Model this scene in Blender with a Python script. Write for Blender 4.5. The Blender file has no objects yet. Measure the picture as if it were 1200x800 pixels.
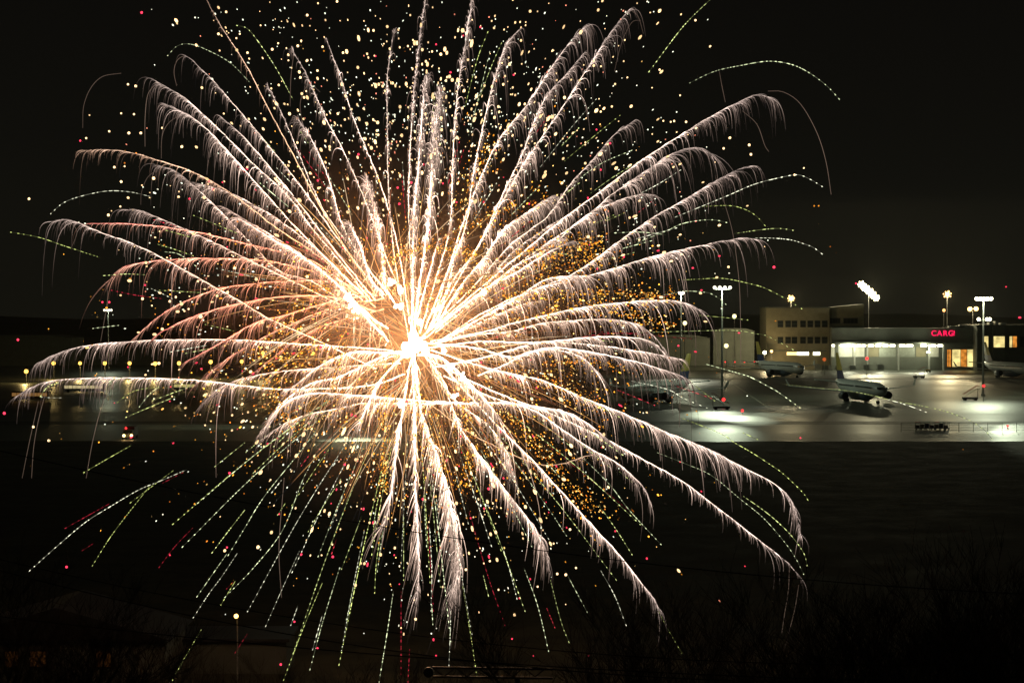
import bpy, math, random
import numpy as np
from mathutils import Vector, Matrix

random.seed(7)
rng = np.random.default_rng(11)
R = math.radians
scn = bpy.context.scene
col = scn.collection

# ------------------------------------------------------------------ camera
F = 2239.2            # focal length in photo pixels (1200 wide)
CAMZ = 30.0
TILT = math.atan(35.0 / F)
cam_d = bpy.data.cameras.new('camera'); cam_d.sensor_width = 36; cam_d.lens = 36 * F / 1200
cam_d.clip_start = 0.5; cam_d.clip_end = 12000
cam = bpy.data.objects.new('camera', cam_d); col.objects.link(cam)
cam.location = (0, 0, CAMZ); cam.rotation_euler = (R(90) - TILT, 0, 0)
scn.camera = cam

# ------------------------------------------------------------------ night sky
w = bpy.data.worlds.new('World'); scn.world = w; w.use_nodes = True
nt = w.node_tree; nt.nodes.clear()
out = nt.nodes.new('ShaderNodeOutputWorld'); bg = nt.nodes.new('ShaderNodeBackground')
tc = nt.nodes.new('ShaderNodeTexCoord'); sp = nt.nodes.new('ShaderNodeSeparateXYZ')
cr = nt.nodes.new('ShaderNodeValToRGB')
cr.color_ramp.elements[0].position = 0.0; cr.color_ramp.elements[0].color = (.0056, .0054, .0038, 1)
cr.color_ramp.elements[1].position = 0.16; cr.color_ramp.elements[1].color = (.0036, .0033, .0026, 1)
nt.links.new(tc.outputs['Generated'], sp.inputs[0]); nt.links.new(sp.outputs['Z'], cr.inputs[0])
nt.links.new(cr.outputs[0], bg.inputs['Color']); bg.inputs['Strength'].default_value = 1.0
nt.links.new(bg.outputs[0], out.inputs['Surface'])

scn.view_settings.view_transform = 'Standard'; scn.view_settings.look = 'None'
scn.view_settings.exposure = 0; scn.view_settings.gamma = 1
scn.render.engine = 'CYCLES'
cy = scn.cycles
cy.max_bounces = 4; cy.diffuse_bounces = 2; cy.glossy_bounces = 2; cy.volume_bounces = 0
cy.transmission_bounces = 2; cy.transparent_max_bounces = 8
cy.use_denoising = True
cy.sample_clamp_direct = 0; cy.sample_clamp_indirect = 4

# ------------------------------------------------------------------ pixel helpers
ct, st = math.cos(TILT), math.sin(TILT)
def at(x, y, Y):
    """point of the world at distance Y in front of the viewpoint seen at photo position x, y"""
    a = (x - 600) / F; b = (400 - y) / F
    dy = ct + b * st; dz = -st + b * ct
    s = Y / dy
    return Vector((a * s, Y, CAMZ + dz * s))
def atn(x, y, Y):
    a = (x - 600) / F; b = (400 - y) / F
    dy = ct + b * st; dz = -st + b * ct
    s = Y / dy
    return np.stack([a * s, Y + 0 * s, CAMZ + dz * s], -1)
def gnd(x, y):
    b = (400 - y) / F
    dy = ct + b * st; dz = -st + b * ct
    s = CAMZ / -dz
    return Vector(((x - 600) / F * s, dy * s, 0))

# ------------------------------------------------------------------ materials
MATS = {}
def mat(name, base, rough=.7, metal=0, var=.25, scale=3.0, bump=0, spec=.5):
    if name in MATS: return MATS[name]
    m = bpy.data.materials.new(name); m.use_nodes = True; MATS[name] = m
    n = m.node_tree; b = n.nodes['Principled BSDF']
    tx = n.nodes.new('ShaderNodeTexNoise'); tx.inputs['Scale'].default_value = scale; tx.inputs['Detail'].default_value = 5
    tcn = n.nodes.new('ShaderNodeTexCoord'); n.links.new(tcn.outputs['Object'], tx.inputs['Vector'])
    r = n.nodes.new('ShaderNodeValToRGB')
    r.color_ramp.elements[0].position = .3; r.color_ramp.elements[1].position = .7
    r.color_ramp.elements[0].color = (*[c * (1 - var) for c in base], 1)
    r.color_ramp.elements[1].color = (*[min(1, c * (1 + var)) for c in base], 1)
    n.links.new(tx.outputs[0], r.inputs[0]); n.links.new(r.outputs[0], b.inputs['Base Color'])
    b.inputs['Roughness'].default_value = rough; b.inputs['Metallic'].default_value = metal
    b.inputs['Specular IOR Level'].default_value = spec
    if bump:
        bp = n.nodes.new('ShaderNodeBump'); bp.inputs['Strength'].default_value = bump
        n.links.new(tx.outputs[0], bp.inputs['Height']); n.links.new(bp.outputs[0], b.inputs['Normal'])
    return m
def glow(name, colr, s, noise=0):
    if name in MATS: return MATS[name]
    m = bpy.data.materials.new(name); m.use_nodes = True; MATS[name] = m
    n = m.node_tree; n.nodes.clear()
    o = n.nodes.new('ShaderNodeOutputMaterial'); e = n.nodes.new('ShaderNodeEmission')
    e.inputs[0].default_value = (*colr, 1); e.inputs[1].default_value = s
    if noise:
        tx = n.nodes.new('ShaderNodeTexNoise'); tx.inputs['Scale'].default_value = noise
        tcn = n.nodes.new('ShaderNodeTexCoord'); n.links.new(tcn.outputs['Object'], tx.inputs['Vector'])
        mp = n.nodes.new('ShaderNodeMapRange'); mp.inputs[1].default_value = .3; mp.inputs[2].default_value = .7
        mp.inputs[3].default_value = s * .45; mp.inputs[4].default_value = s * 1.3
        n.links.new(tx.outputs[0], mp.inputs[0]); n.links.new(mp.outputs[0], e.inputs[1])
    n.links.new(e.outputs[0], o.inputs[0])
    m.cycles.emission_sampling = 'NONE'
    return m
def spark_mat():
    m = bpy.data.materials.new('burning_spark'); m.use_nodes = True
    n = m.node_tree; n.nodes.clear()
    o = n.nodes.new('ShaderNodeOutputMaterial'); e = n.nodes.new('ShaderNodeEmission')
    a = n.nodes.new('ShaderNodeAttribute'); a.attribute_name = 'spark_tint'
    n.links.new(a.outputs['Color'], e.inputs[0]); n.links.new(e.outputs[0], o.inputs[0])
    m.cycles.emission_sampling = 'NONE'
    return m
SPARK = spark_mat()

# ------------------------------------------------------------------ object helpers
def tag(o, label=None, cat=None, group=None, kind=None):
    if label: o['label'] = label
    if cat: o['category'] = cat
    if group: o['group'] = group
    if kind: o['kind'] = kind
    return o
def empty(name, loc=(0, 0, 0), rz=0):
    o = bpy.data.objects.new(name, None); col.objects.link(o)
    o.location = loc; o.rotation_euler = (0, 0, rz); o.empty_display_size = .5
    return o
def link(name, me, m, parent=None):
    o = bpy.data.objects.new(name, me); col.objects.link(o)
    if m: me.materials.append(m)
    if parent: o.parent = parent
    return o
def copy_tree(o, parent=None):
    c = o.copy(); col.objects.link(c)
    if parent: c.parent = parent
    for ch in list(o.children): copy_tree(ch, c)
    return c

class MB:
    """collects simple shapes into ONE mesh"""
    def __init__(s): s.v = []; s.f = []
    def add(s, vs, fs):
        k = len(s.v); s.v += [tuple(v) for v in vs]; s.f += [tuple(i + k for i in f) for f in fs]; return s
    def box(s, x0, x1, y0, y1, z0, z1):
        return s.add([(x0,y0,z0),(x1,y0,z0),(x1,y1,z0),(x0,y1,z0),(x0,y0,z1),(x1,y0,z1),(x1,y1,z1),(x0,y1,z1)],
                     [(0,3,2,1),(4,5,6,7),(0,1,5,4),(1,2,6,5),(2,3,7,6),(3,0,4,7)])
    def prism(s, poly, y0, y1):      # poly in x,z extruded along y
        n = len(poly)
        vs = [(x, y0, z) for x, z in poly] + [(x, y1, z) for x, z in poly]
        fs = [tuple(range(n)), tuple(range(2 * n - 1, n - 1, -1))] + [(i, i + n, (i + 1) % n + n, (i + 1) % n) for i in range(n)]
        return s.add(vs, fs)
    def slab(s, poly, z0, z1):       # poly in x,y extruded along z
        n = len(poly)
        vs = [(x, y, z0) for x, y in poly] + [(x, y, z1) for x, y in poly]
        fs = [tuple(range(n - 1, -1, -1)), tuple(range(n, 2 * n))] + [(i, (i + 1) % n, (i + 1) % n + n, i + n) for i in range(n)]
        return s.add(vs, fs)
    def tube(s, pts, rads, n=8, caps=True):
        pts = [Vector(p) for p in pts]
        if not hasattr(rads, '__len__'): rads = [rads] * len(pts)
        k = len(s.v); up = None
        for i, p in enumerate(pts):
            t = (pts[min(i + 1, len(pts) - 1)] - pts[max(i - 1, 0)]).normalized()
            a = t.cross(Vector((0, 0, 1)) if abs(t.z) < .9 else Vector((1, 0, 0))).normalized(); b = t.cross(a)
            for j in range(n):
                an = 2 * math.pi * j / n
                s.v.append(tuple(p + (a * math.cos(an) + b * math.sin(an)) * rads[i]))
        for i in range(len(pts) - 1):
            for j in range(n):
                s.f.append((k + i * n + j, k + i * n + (j + 1) % n, k + (i + 1) * n + (j + 1) % n, k + (i + 1) * n + j))
        if caps:
            s.f.append(tuple(k + j for j in range(n - 1, -1, -1)))
            s.f.append(tuple(k + (len(pts) - 1) * n + j for j in range(n)))
        return s
    def ball(s, c, r, n=8, sq=1.0):
        pts = []; rr = []
        for i in range(n + 1):
            a = math.pi * i / n
            pts.append((c[0], c[1], c[2] - r * sq * math.cos(a))); rr.append(max(r * math.sin(a), r * .02))
        return s.tube(pts, rr, n + 2)
    def build(s, name, m, parent=None, smooth=False):
        me = bpy.data.meshes.new(name); me.from_pydata(s.v, [], s.f); me.update()
        if smooth:
            for p in me.polygons: p.use_smooth = True
        return link(name, me, m, parent)

# ================================================================== THE GROUND
def big_plane(name, pts, z, m, kind='structure'):
    me = bpy.data.meshes.new(name); me.from_pydata([(x, y, z) for x, y in pts], [], [tuple(range(len(pts)))])
    return tag(link(name, me, m), kind=kind)
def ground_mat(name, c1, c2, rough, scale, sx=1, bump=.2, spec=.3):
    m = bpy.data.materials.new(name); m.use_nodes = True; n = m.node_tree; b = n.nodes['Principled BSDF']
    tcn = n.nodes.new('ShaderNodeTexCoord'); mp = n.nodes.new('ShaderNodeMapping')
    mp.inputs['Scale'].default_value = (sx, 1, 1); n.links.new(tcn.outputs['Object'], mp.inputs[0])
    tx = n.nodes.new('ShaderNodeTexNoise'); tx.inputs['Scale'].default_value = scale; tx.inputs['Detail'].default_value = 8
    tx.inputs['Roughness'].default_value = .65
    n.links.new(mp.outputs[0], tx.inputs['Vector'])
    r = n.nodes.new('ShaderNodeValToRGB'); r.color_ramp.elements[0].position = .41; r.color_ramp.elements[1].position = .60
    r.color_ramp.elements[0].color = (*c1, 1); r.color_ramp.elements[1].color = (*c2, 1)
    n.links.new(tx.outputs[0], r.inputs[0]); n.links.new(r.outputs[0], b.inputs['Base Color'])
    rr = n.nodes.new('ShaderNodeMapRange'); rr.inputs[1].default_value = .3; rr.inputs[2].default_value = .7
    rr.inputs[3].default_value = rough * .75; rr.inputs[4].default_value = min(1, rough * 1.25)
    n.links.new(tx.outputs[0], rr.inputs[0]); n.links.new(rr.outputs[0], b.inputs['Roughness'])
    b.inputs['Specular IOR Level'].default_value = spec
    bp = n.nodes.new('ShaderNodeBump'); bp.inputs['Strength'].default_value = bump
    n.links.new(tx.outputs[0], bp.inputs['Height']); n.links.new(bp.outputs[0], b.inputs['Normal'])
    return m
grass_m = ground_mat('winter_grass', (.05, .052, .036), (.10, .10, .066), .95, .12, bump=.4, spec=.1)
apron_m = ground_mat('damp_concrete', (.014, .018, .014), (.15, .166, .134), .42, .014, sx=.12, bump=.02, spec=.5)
asphalt_m = ground_mat('asphalt', (.03, .032, .027), (.06, .062, .05), .55, .05, sx=.3, bump=.1, spec=.4)
paint_m = mat('worn_white_paint', (.5, .5, .42), .6, scale=.3, var=.4)
# ground: one sheet, with the slope the viewpoint stands on in the same mesh
def build_ground():
    xs = [-3000, -400, -150, -60, 60, 150, 400, 3000]
    ys = [-150, -60, -10, 2, 12, 30, 60, 90, 100, 130, 400, 3400]
    def h(x, y):
        if y <= 2: return 28.2
        if y >= 95: return 0
        t = (y - 2) / 93
        return 28.2 * (1 - t) ** 1.35
    vs = [(x, y, h(x, y)) for y in ys for x in xs]; n = len(xs)
    fs = [(j * n + i, j * n + i + 1, (j + 1) * n + i + 1, (j + 1) * n + i) for j in range(len(ys) - 1) for i in range(n - 1)]
    me = bpy.data.meshes.new('ground'); me.from_pydata(vs, [], fs)
    return tag(link('ground', me, grass_m), kind='structure')
build_ground()
near_r, near_l = gnd(600, 517).y, gnd(100, 512).y
edge = [(-900 + i * 6, 452 + (near_r - 452) * min(1, i * 6 / 880) + random.gauss(0, .7)) for i in range(301)]
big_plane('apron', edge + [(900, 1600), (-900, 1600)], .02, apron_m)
big_plane('taxiway', [(-900, 508), (900, 508), (900, 522), (-900, 522)], .026, asphalt_m)
big_plane('service_road', [(-900, 838), (900, 838), (900, 862), (-900, 862)], .026, asphalt_m)
# painted markings on the apron
mk = MB()
for y, wd in ((515, .35), (560, .25), (640, .3), (700, .3), (770, .3), (837, .4), (863, .4)):
    mk.box(-500, 500, y, y + wd, .031, .034)
for x in (-70, -20, 30, 80, 130, 180): mk.slab([(x, 600), (x + .4, 600), (x + 12.4, 800), (x + 12, 800)], .035, .038)
tag(mk.build('road_markings', paint_m), kind='structure')
# distant low hills left and centre
hm = mat('dark_hill', (.03, .032, .022), .95, scale=.01)
hv = []; xs = list(range(-1500, 1600, 60))
for i, x in enumerate(xs):
    z = 22 + 4 * math.sin(x * .0041 + 1) + 2.5 * math.sin(x * .013) + random.uniform(-.6, .6)
    hv += [(x, 2300, -1), (x, 2500, z), (x, 2900, z + 3), (x, 3200, -1)]
hf = []
for i in range(len(xs) - 1):
    for k in range(3): hf.append((i * 4 + k, i * 4 + 4 + k, i * 4 + 5 + k, i * 4 + 1 + k))
me = bpy.data.meshes.new('hills'); me.from_pydata(hv, [], hf); tag(link('hills', me, hm), kind='structure')

# ================================================================== BUILDINGS
wall_beige = mat('beige_render', (.21, .19, .125), .85, scale=.4, var=.12)
wall_grey = mat('grey_panel', (.11, .12, .10), .7, scale=.3, var=.15)
wall_dark = mat('dark_panel', (.10, .11, .09), .7, scale=.3, var=.2)
frame_m = mat('dark_frame', (.03, .03, .03), .5)
glass_m = mat('night_glass', (.02, .025, .025), .12, var=.1, spec=.6)
door_m = mat('shutter_metal', (.28, .30, .26), .5, scale=1)
white_m = mat('off_white_metal', (.62, .63, .58), .45, scale=.6, var=.12)
lit_yellow = glow('lit_room_yellow', (1, .80, .30), 1.15, noise=.25)
lit_orange = glow('lit_room_orange', (1, .36, .05), .72, noise=.5)
tube_m = glow('fluorescent_lamp', (1, .93, .58), 7)
amber_m = glow('amber_lamp', (1, .62, .22), 3)
red_m = glow('red_lamp', (1, .03, .03), 3.5)
sign_m = glow('red_neon', (1, .012, .09), 1.6)

YB = 985.0            # building line
def wx(x, Y=YB): return (x - 600) / F * Y / 1.0
def wz(y, Y=YB): return at(600, y, Y).z

def add_light(name, loc, power, color, parent=None, kind='POINT', target=None, size=60, blend=.6, radius=.25):
    l = bpy.data.lights.new(name, kind); l.energy = power; l.color = color
    l.shadow_soft_size = radius
    if kind == 'SPOT': l.spot_size = R(size); l.spot_blend = blend
    o = bpy.data.objects.new(name, l); col.objects.link(o); o.location = loc
    if target is not None:
        d = Vector(target) - Vector(loc); o.rotation_euler = d.to_track_quat('-Z', 'Y').to_euler()
    if parent:
        o.parent = parent
        o.location = Vector(loc) - Vector(parent.location)
    return o

# --- office block, left
def office():
    x0, x1 = wx(898), wx(972); top = wz(361); L = x1 - x0
    b = empty('office_building', ((x0 + x1) / 2, YB, 0))
    tag(b, 'beige three-storey office block with two rows of dark windows, left of the cargo hall', 'building')
    h = L / 2
    MB().box(-h, h, 0, 26, 0, top).build('wall', wall_beige, b)
    MB().box(-h - .3, h + .3, -.3, 26.3, top, top + .6).build('roof', wall_dark, b)
    for row_y in (379.5, 398.5):
        zc = wz(row_y)
        for gx in (914.5, 923.5, 931, 941, 949.5, 958, 966.5):
            xc = wx(gx) - (x0 + x1) / 2; ww = 1.45
            fr = MB().box(xc - ww, xc + ww, -.06, .02, zc - 1.75, zc + 1.75)
            o = fr.build('window', frame_m, b)
            MB().box(xc - ww + .12, xc + ww - .12, -.10, -.063, zc + .12, zc + 1.6).box(xc - ww + .12, xc + ww - .12, -.10, -.063, zc - 1.6, zc - .12).build('pane', glass_m, o)
    # strip of lit openings at street level
    for gx, w_, mm in ((928, 5.2, amber_m), (941, 6.0, tube_m), (957, 3.5, tube_m)):
        xc = wx(gx) - (x0 + x1) / 2
        MB().box(xc - w_ / 2, xc + w_ / 2, -.12, -.02, wz(416), wz(412.4)).build('canopy_lamp', mm, b)
    MB().box(-h + 2, h - 2, -3.2, -.02, wz(411.5), wz(410.3)).build('canopy', wall_dark, b)
    # plant room on the roof, right side, catching the orange street light
    x2, x3 = wx(972) - (x0 + x1) / 2, wx(1013) - (x0 + x1) / 2
    t2 = wz(358.5)
    MB().prism([(x2 + .02, wz(382)), (x3, wz(382)), (x3, t2 + 1), (x2 + .02, t2 - .8)], 2, 24).build('upper_storey', wall_beige, b)
    MB().box(x2 + .02, x3, .2, 26, 0, wz(382) - .01).build('wing', wall_grey, b)
    for a, c in ((973.5, 985.5), (989, 1006)):
        xa, xb = wx(a) - (x0 + x1) / 2, wx(c) - (x0 + x1) / 2
        wn = MB().box(xa, xb, 1.93, 1.99, wz(379), wz(372.5)).build('window', frame_m, b)
        p = MB(); k = 4
        for i in range(k):
            p.box(xa + (xb - xa) * (i + .06) / k, xa + (xb - xa) * (i + .94) / k, 1.88, 1.926, wz(378.4), wz(373.2))
        p.build('pane', glass_m, wn)
    return b
ob = office()

# --- long cargo hall
def cargo_hall():
    x0, x1 = wx(972.4), wx(1144); cx = (x0 + x1) / 2; h = (x1 - x0) / 2
    b = empty('cargo_hall', (cx, YB - 6, 0)); Y = YB - 6
    tag(b, 'long low dark cargo hall with a red sign and a lit row of loading bays', 'building')
    X = lambda px: wx(px, Y) - cx
    Z = lambda py: wz(py, Y)
    MB().box(-h, h, 0, 5.8, 0, Z(385)).build('wall', wall_grey, b)
    MB().box(-h - .2, h + .2, -.6, 6, Z(385), Z(384)).build('roof', wall_dark, b)
    MB().box(X(973), X(1106), -6, -.01, Z(402.8), Z(400.8)).build('canopy', wall_dark, b)
    # bay doors and pale bays below the canopy
    for a, c, mm in ((974, 978, white_m), (983, 999, white_m), (1000, 1013, white_m), (1015.5, 1030, wall_beige), (1030.5, 1049.5, door_m), (1052.5, 1072, door_m), (1073.5, 1085, wall_beige), (1088, 1100, white_m)):
        o = MB().box(X(a), X(c), -.16, -.02, Z(418), Z(406.5)).build('bay_door', mm, b)
        if mm is door_m:
            s_ = MB()
            for i in range(7): s_.box(X(a) + .1, X(c) - .1, -.22, -.165, Z(417.2) + i * .68, Z(417.2) + i * .68 + .35)
            s_.build('slats', mat('slat_metal', (.2, .22, .19), .5), o)
    for px in (981, 999.6, 1014.4, 1050.8, 1086.5, 1103):
        MB().box(X(px) - .35, X(px) + .35, -5.6, -4.9, 0, Z(402.9)).build('column', white_m, b)
    for px, w_ in ((974.5, 1.5), (986, 3.2), (992.5, 2.6), (998.5, 2.6), (1004.5, 2.6), (1010, 2.2), (1018.5, 3), (1027, 3), (1035.5, 3), (1043.5, 3), (1055, 3.4), (1063.5, 3.6), (1080, 3.4), (1091, 3), (1099, 2.8)):
        xc = X(px)
        MB().tube([(xc - w_ / 2, -5.2, Z(404.6)), (xc - w_ / 2 + .3, -5.2, Z(404.6)), (xc + w_ / 2 - .3, -5.2, Z(404.6)), (xc + w_ / 2, -5.2, Z(404.6))], [.35, .62, .62, .35], 8).build('canopy_lamp', tube_m, b)
    # orange hall window
    wn = MB().box(X(1109.3), X(1143.2), -.10, -.02, Z(430.5), Z(408.6)).build('window', frame_m, b)
    for a, c, mm in ((1110, 1111.6, lit_orange), (1112, 1114.6, lit_orange), (1116, 1125.5, lit_yellow), (1126, 1133, lit_orange), (1133.6, 1143, lit_yellow)):
        MB().box(X(a), X(c), -.15, -.105, Z(429.6), Z(409.4)).build('pane', mm, wn)
    # roof edge equipment
    for px, w_, hh in ((1122, 8, .9), (1131, 5, 1.6), (1139, 3, 1.1)):
        MB().box(X(px) - w_ / 2, X(px) + w_ / 2, 1.5, 4.5, Z(384) + .01, Z(384) + hh).build('roof_unit', white_m, b)
    # sign letters
    def text(s_, x, y, size, spacing):
        for i, ch in enumerate(s_):
            c = bpy.data.curves.new('letter', 'FONT'); c.body = ch; c.size = size; c.extrude = .12; c.offset = .05; c.align_x = 'CENTER'
            o = bpy.data.objects.new('letter', c); col.objects.link(o)
            dg = bpy.context.evaluated_depsgraph_get(); me = bpy.data.meshes.new_from_object(o.evaluated_get(dg))
            bpy.data.objects.remove(o)
            q = link('sign_letter', me, sign_m, b); q.location = (X(x + i * spacing), -.35, Z(y)); q.rotation_euler = (R(90), 0, 0)
    text('CARG', 1094.3, 393.3, 3.9, 6.65)
    # the last letter of the sign burns only in part
    MB().box(X(1118) - .22, X(1118) + .22, -.5, -.3, Z(391.2), Z(387.4)).box(X(1118) - .22, X(1118) + .22, -.5, -.3, Z(393.2), Z(392.2)).build('sign_letter', sign_m, b)
    add_light('bay_light', (cx - 14, Y - 7, Z(405)), 6500, (1, 1, .7), b, radius=2)
    add_light('bay_light', (cx + 8, Y - 7, Z(405)), 5500, (1, 1, .68), b, radius=2)
    add_light('bay_light', (cx - 30, Y - 7, Z(405)), 5500, (1, 1, .7), b, radius=2)
    return b
cargo_hall()

# --- right hand terminal
def terminal():
    Y = YB - 14
    x0, x1 = wx(1144.6, Y), wx(1260, Y); cx = (x0 + x1) / 2; h = (x1 - x0) / 2
    X = lambda px: wx(px, Y) - cx
    Z = lambda py: wz(py, Y)
    b = empty('terminal_building', (cx, Y, 0))
    tag(b, 'grey terminal building with three lit yellow windows at the right edge', 'building')
    MB().box(-h, h, 1.5, 30, 0, Z(382)).build('wall', wall_dark, b)
    for a, c in ((1145, 1152), (1163.6, 1177.5)):
        MB().box(X(a), X(c), -.02, 1.49, 0, Z(383)).build('pier', wall_grey, b)
    MB().box(-h - .2, h, -.4, 30, Z(382) + .01, Z(380.4)).build('roof', wall_grey, b)
    for a, c, d in ((1161, 1166, 1.2), (1168, 1172, 1.7), (1175, 1181, 1.0)):
        MB().box(X(a), X(c), 3, 8, Z(380.4) + .01, Z(380.4) + d).build('roof_unit', white_m, b)
    for a, c, mm in ((1153.6, 1159, lit_yellow), (1164.5, 1177.3, lit_yellow), (1184, 1187, lit_yellow), (1187.6, 1192.5, lit_orange)):
        f_ = -.1 if 1163 < a < 1178 else 1.4
        wn = MB().box(X(a) - .12, X(c) + .12, f_, f_ + .07, Z(407.2), Z(393.4)).build('window', frame_m, b)
        MB().box(X(a), X(c), f_ - .05, f_ - .003, Z(406.8), Z(394)).build('pane', mm, wn)
    for px in (1196, 1206, 1216, 1228):
        wn = MB().box(X(px), X(px + 6), 1.4, 1.47, Z(406.8), Z(394)).build('window', frame_m, b)
        MB().box(X(px + .5), X(px + 5.5), 1.35, 1.39, Z(406), Z(394.8)).build('pane', glass_m, wn)
    return b
terminal()

# --- left hand far sheds
def shed(x0, x1, ytop, Y, label, dep=30, m_=wall_grey, lit=None):
    a, c = wx(x0, Y), wx(x1, Y); cx = (a + c) / 2; h = (c - a) / 2; t = wz(ytop, Y)
    b = empty('hangar', (cx, Y, 0)); tag(b, label, 'hangar')
    MB().box(-h, h, 0, dep, 0, t).build('wall', m_, b)
    MB().prism([(-h - .5, t), (h + .5, t), (h * .6, t + 1.6), (-h * .6, t + 1.6)], -.4, dep + .4).build('roof', wall_dark, b)
    n = max(2, int(h / 9))
    for i in range(n):
        xc = -h + (i + .5) * 2 * h / n
        MB().box(xc - h / n * .8, xc + h / n * .8, -.12, -.01, .02, t * .72).build('door', wall_grey, b)
    return b
shed(-40, 84, 396, 1060, 'long dim hangar at the far left behind the yellow street lamps')
shed(92, 330, 409, 1075, 'low wide hangar behind the middle of the yellow street lamps', m_=wall_dark)
shed(560, 740, 404, 1090, 'dark hangar behind the right-hand trails of the firework', m_=wall_dark)
shed(744, 832, 396, 1070, 'brownish shed beneath the bright lamp left of the tall mast', m_=wall_grey)
shed(836, 884, 388, 1080, 'narrow dark shed just left of the beige office block', m_=wall_dark)

# ================================================================== MASTS AND LAMPS
mast_m = mat('galvanised_steel', (.35, .36, .33), .4, .6)
def tapered_mast(b, z, r0=.45, r1=.2): MB().tube([(0, 0, 0), (0, 0, .8), (0, 0, .81), (0, 0, z)], [r0 * 1.7, r0 * 1.7, r0, r1], 10).build('mast', mast_m, b)
WHITE = (1, .95, .72); SOD = (1, .66, .26); GRN = (.86, 1, .72)
def flood_mast(x, ybase, yhead, label, heads, gm, power, color, lower=None, arm=2.6, crown=1.0):
    g = gnd(x, ybase); Y = g.y; z = wz(yhead, Y)
    b = empty('floodlight_mast', g); tag(b, label, 'floodlight mast', 'tall floodlight masts of the airport')
    tapered_mast(b, z)
    MB().box(-arm, arm, -.15, .15, z - .3, z).build('crossbar', mast_m, b)
    for i in range(heads):
        xc = -arm + 2 * arm * i / max(1, heads - 1)
        hd = MB().box(xc - .55, xc + .55, -.5, .3, z + .02, z + .75).build('floodlight', frame_m, b)
        MB().ball((xc, -.75, z + .3), .62 * crown, 6).build('lens', gm, hd)
    if power: add_light('flood', (g.x, g.y - 2.5, z - .6), power, color, b, radius=.6)
    return b, g, z
lens_w = glow('floodlight_lens', (1, .93, .62), 14)
lens_s = glow('sodium_lens', (1, .56, .17), 6)
lens_dim = glow('dim_lens', (1, .93, .7), 2.2)
m1, g1, z1 = flood_mast(846, 469, 338, 'tall thin mast with a white lit crosshead, left of the office block', 4, lens_dim, 14000, GRN)
m2, g2, z2 = flood_mast(1152, 464, 351, 'tall mast with two tiers of lit floodlights in front of the right terminal', 5, lens_w, 16000, (.95, 1, .7))
MB().box(-2.2, 2.2, -.15, .15, wz(375, g2.y) - .2, wz(375, g2.y)).build('crossbar', mast_m, m2)
for xc in (-1.8, 1.2, 2.1):
    hd = MB().box(xc - .4, xc + .4, -.4, .3, wz(375, g2.y) + .02, wz(375, g2.y) + .6).build('floodlight', frame_m, m2)
    MB().ball((xc, -.6, wz(375, g2.y) + .3), .6, 6).build('lens', lens_w, hd)
m3, g3, z3 = flood_mast(798, 441, 344, 'mast with a bright yellowish lamp at the right edge of the firework', 2, lens_w, 16000, (.95, 1, .7), arm=.8)
m4, g4, z4 = flood_mast(127, 432, 364, 'thin twin-headed mast with weak white lamps at the far left', 4, lens_dim, 2500, GRN, arm=1.8)

def street_light(x, yhead, Y, label, r=1.0, gm=None, power=9000, color=(1, .82, .45), group='lamps standing behind the airport buildings', n=1, dx=0, dz=0, lift=0):
    p = at(x, yhead, Y); b = empty('lamp_post', (p.x, Y, 0)); tag(b, label, 'lamp', group)
    MB().tube([(0, 0, 0), (0, 0, p.z - r)], [.2, .1], 8).build('post', frame_m, b)
    for i in range(n):
        t = i - (n - 1) / 2
        q = (t * dx, -.4, p.z + t * dz)
        hd = MB().box(q[0] - r * .9, q[0] + r * .9, -.2, .5, q[2] + r * .5, q[2] + r * .95).build('lamp_head', frame_m, b)
        bl = MB().ball(q, r, 8)
        if r > 1.25:       # added glowing balls that imitate the starburst glare round the lamp
            for a_ in range(7):
                an_ = a_ * .8976 + .3 + i; rr_ = r * random.uniform(1.15, 1.6)
                bl.ball((q[0] + math.cos(an_) * rr_, q[1] + .3, q[2] + math.sin(an_) * rr_ * .9), r * random.uniform(.22, .42), 6)
        bl.build('bulb', gm or lens_s, hd)
    if n > 1: MB().tube([(-(n - 1) / 2 * dx, .3, p.z - (n - 1) / 2 * dz), ((n - 1) / 2 * dx, .3, p.z + (n - 1) / 2 * dz)], .12, 6).build('bracket', mast_m, b)
    add_light('lamp_light', (p.x, Y - r - 2.0, p.z - r * .3), power, color, b, radius=.4)
    return b
street_light(927, 350, 1040, 'round warm lamp shining above the left end of the office roof', 1.3, power=80000)
street_light(1018, 341, 1040, 'slanted row of the brightest floodlights, above the roof beside the office block', 1.35, glow('row_lens', (1, .86, .5), 16), 110000, (1, .9, .55), n=5, dx=2.0, dz=-1.75)
street_light(1110, 345, 1040, 'round warm lamp shining above the red sign', 1.3, power=80000)
street_light(1140, 362, 1030, 'low orange double lamp just left of the two-tier mast', 1.2, power=26000, n=2, dx=3.4, dz=.2)
street_light(1106, 363.5, 1030, 'smallest orange lamp on the roofline above the red sign', .8, glow('orange_lens', (1, .4, .12), 4), 900)
street_light(802.5, 378.5, 980, 'small pale lamp under the bright lamp mast beside the firework', 1.1, glow('pale_lens', (1, .9, .4), 2.5), 2500)
street_light(860.5, 370.5, 980, 'small yellow lamp right of the tall thin mast', 1.1, MATS['pale_lens'], 2500)
street_light(896, 413, 972, 'low bright lamp at the left foot of the office block, behind the parked airliner', .9, lens_w, 4500, (1, .78, .42))
street_light(904, 411.5, 972, 'second low lamp at the left foot of the office block', .7, lens_s, 5000, (1, .7, .3))
street_light(851, 405, 950, 'small pale lamp low beside the foot of the tall thin mast', 1.1, MATS['pale_lens'], 2500)
sod = glow('street_sodium', (1, .50, .08), 4)
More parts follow.
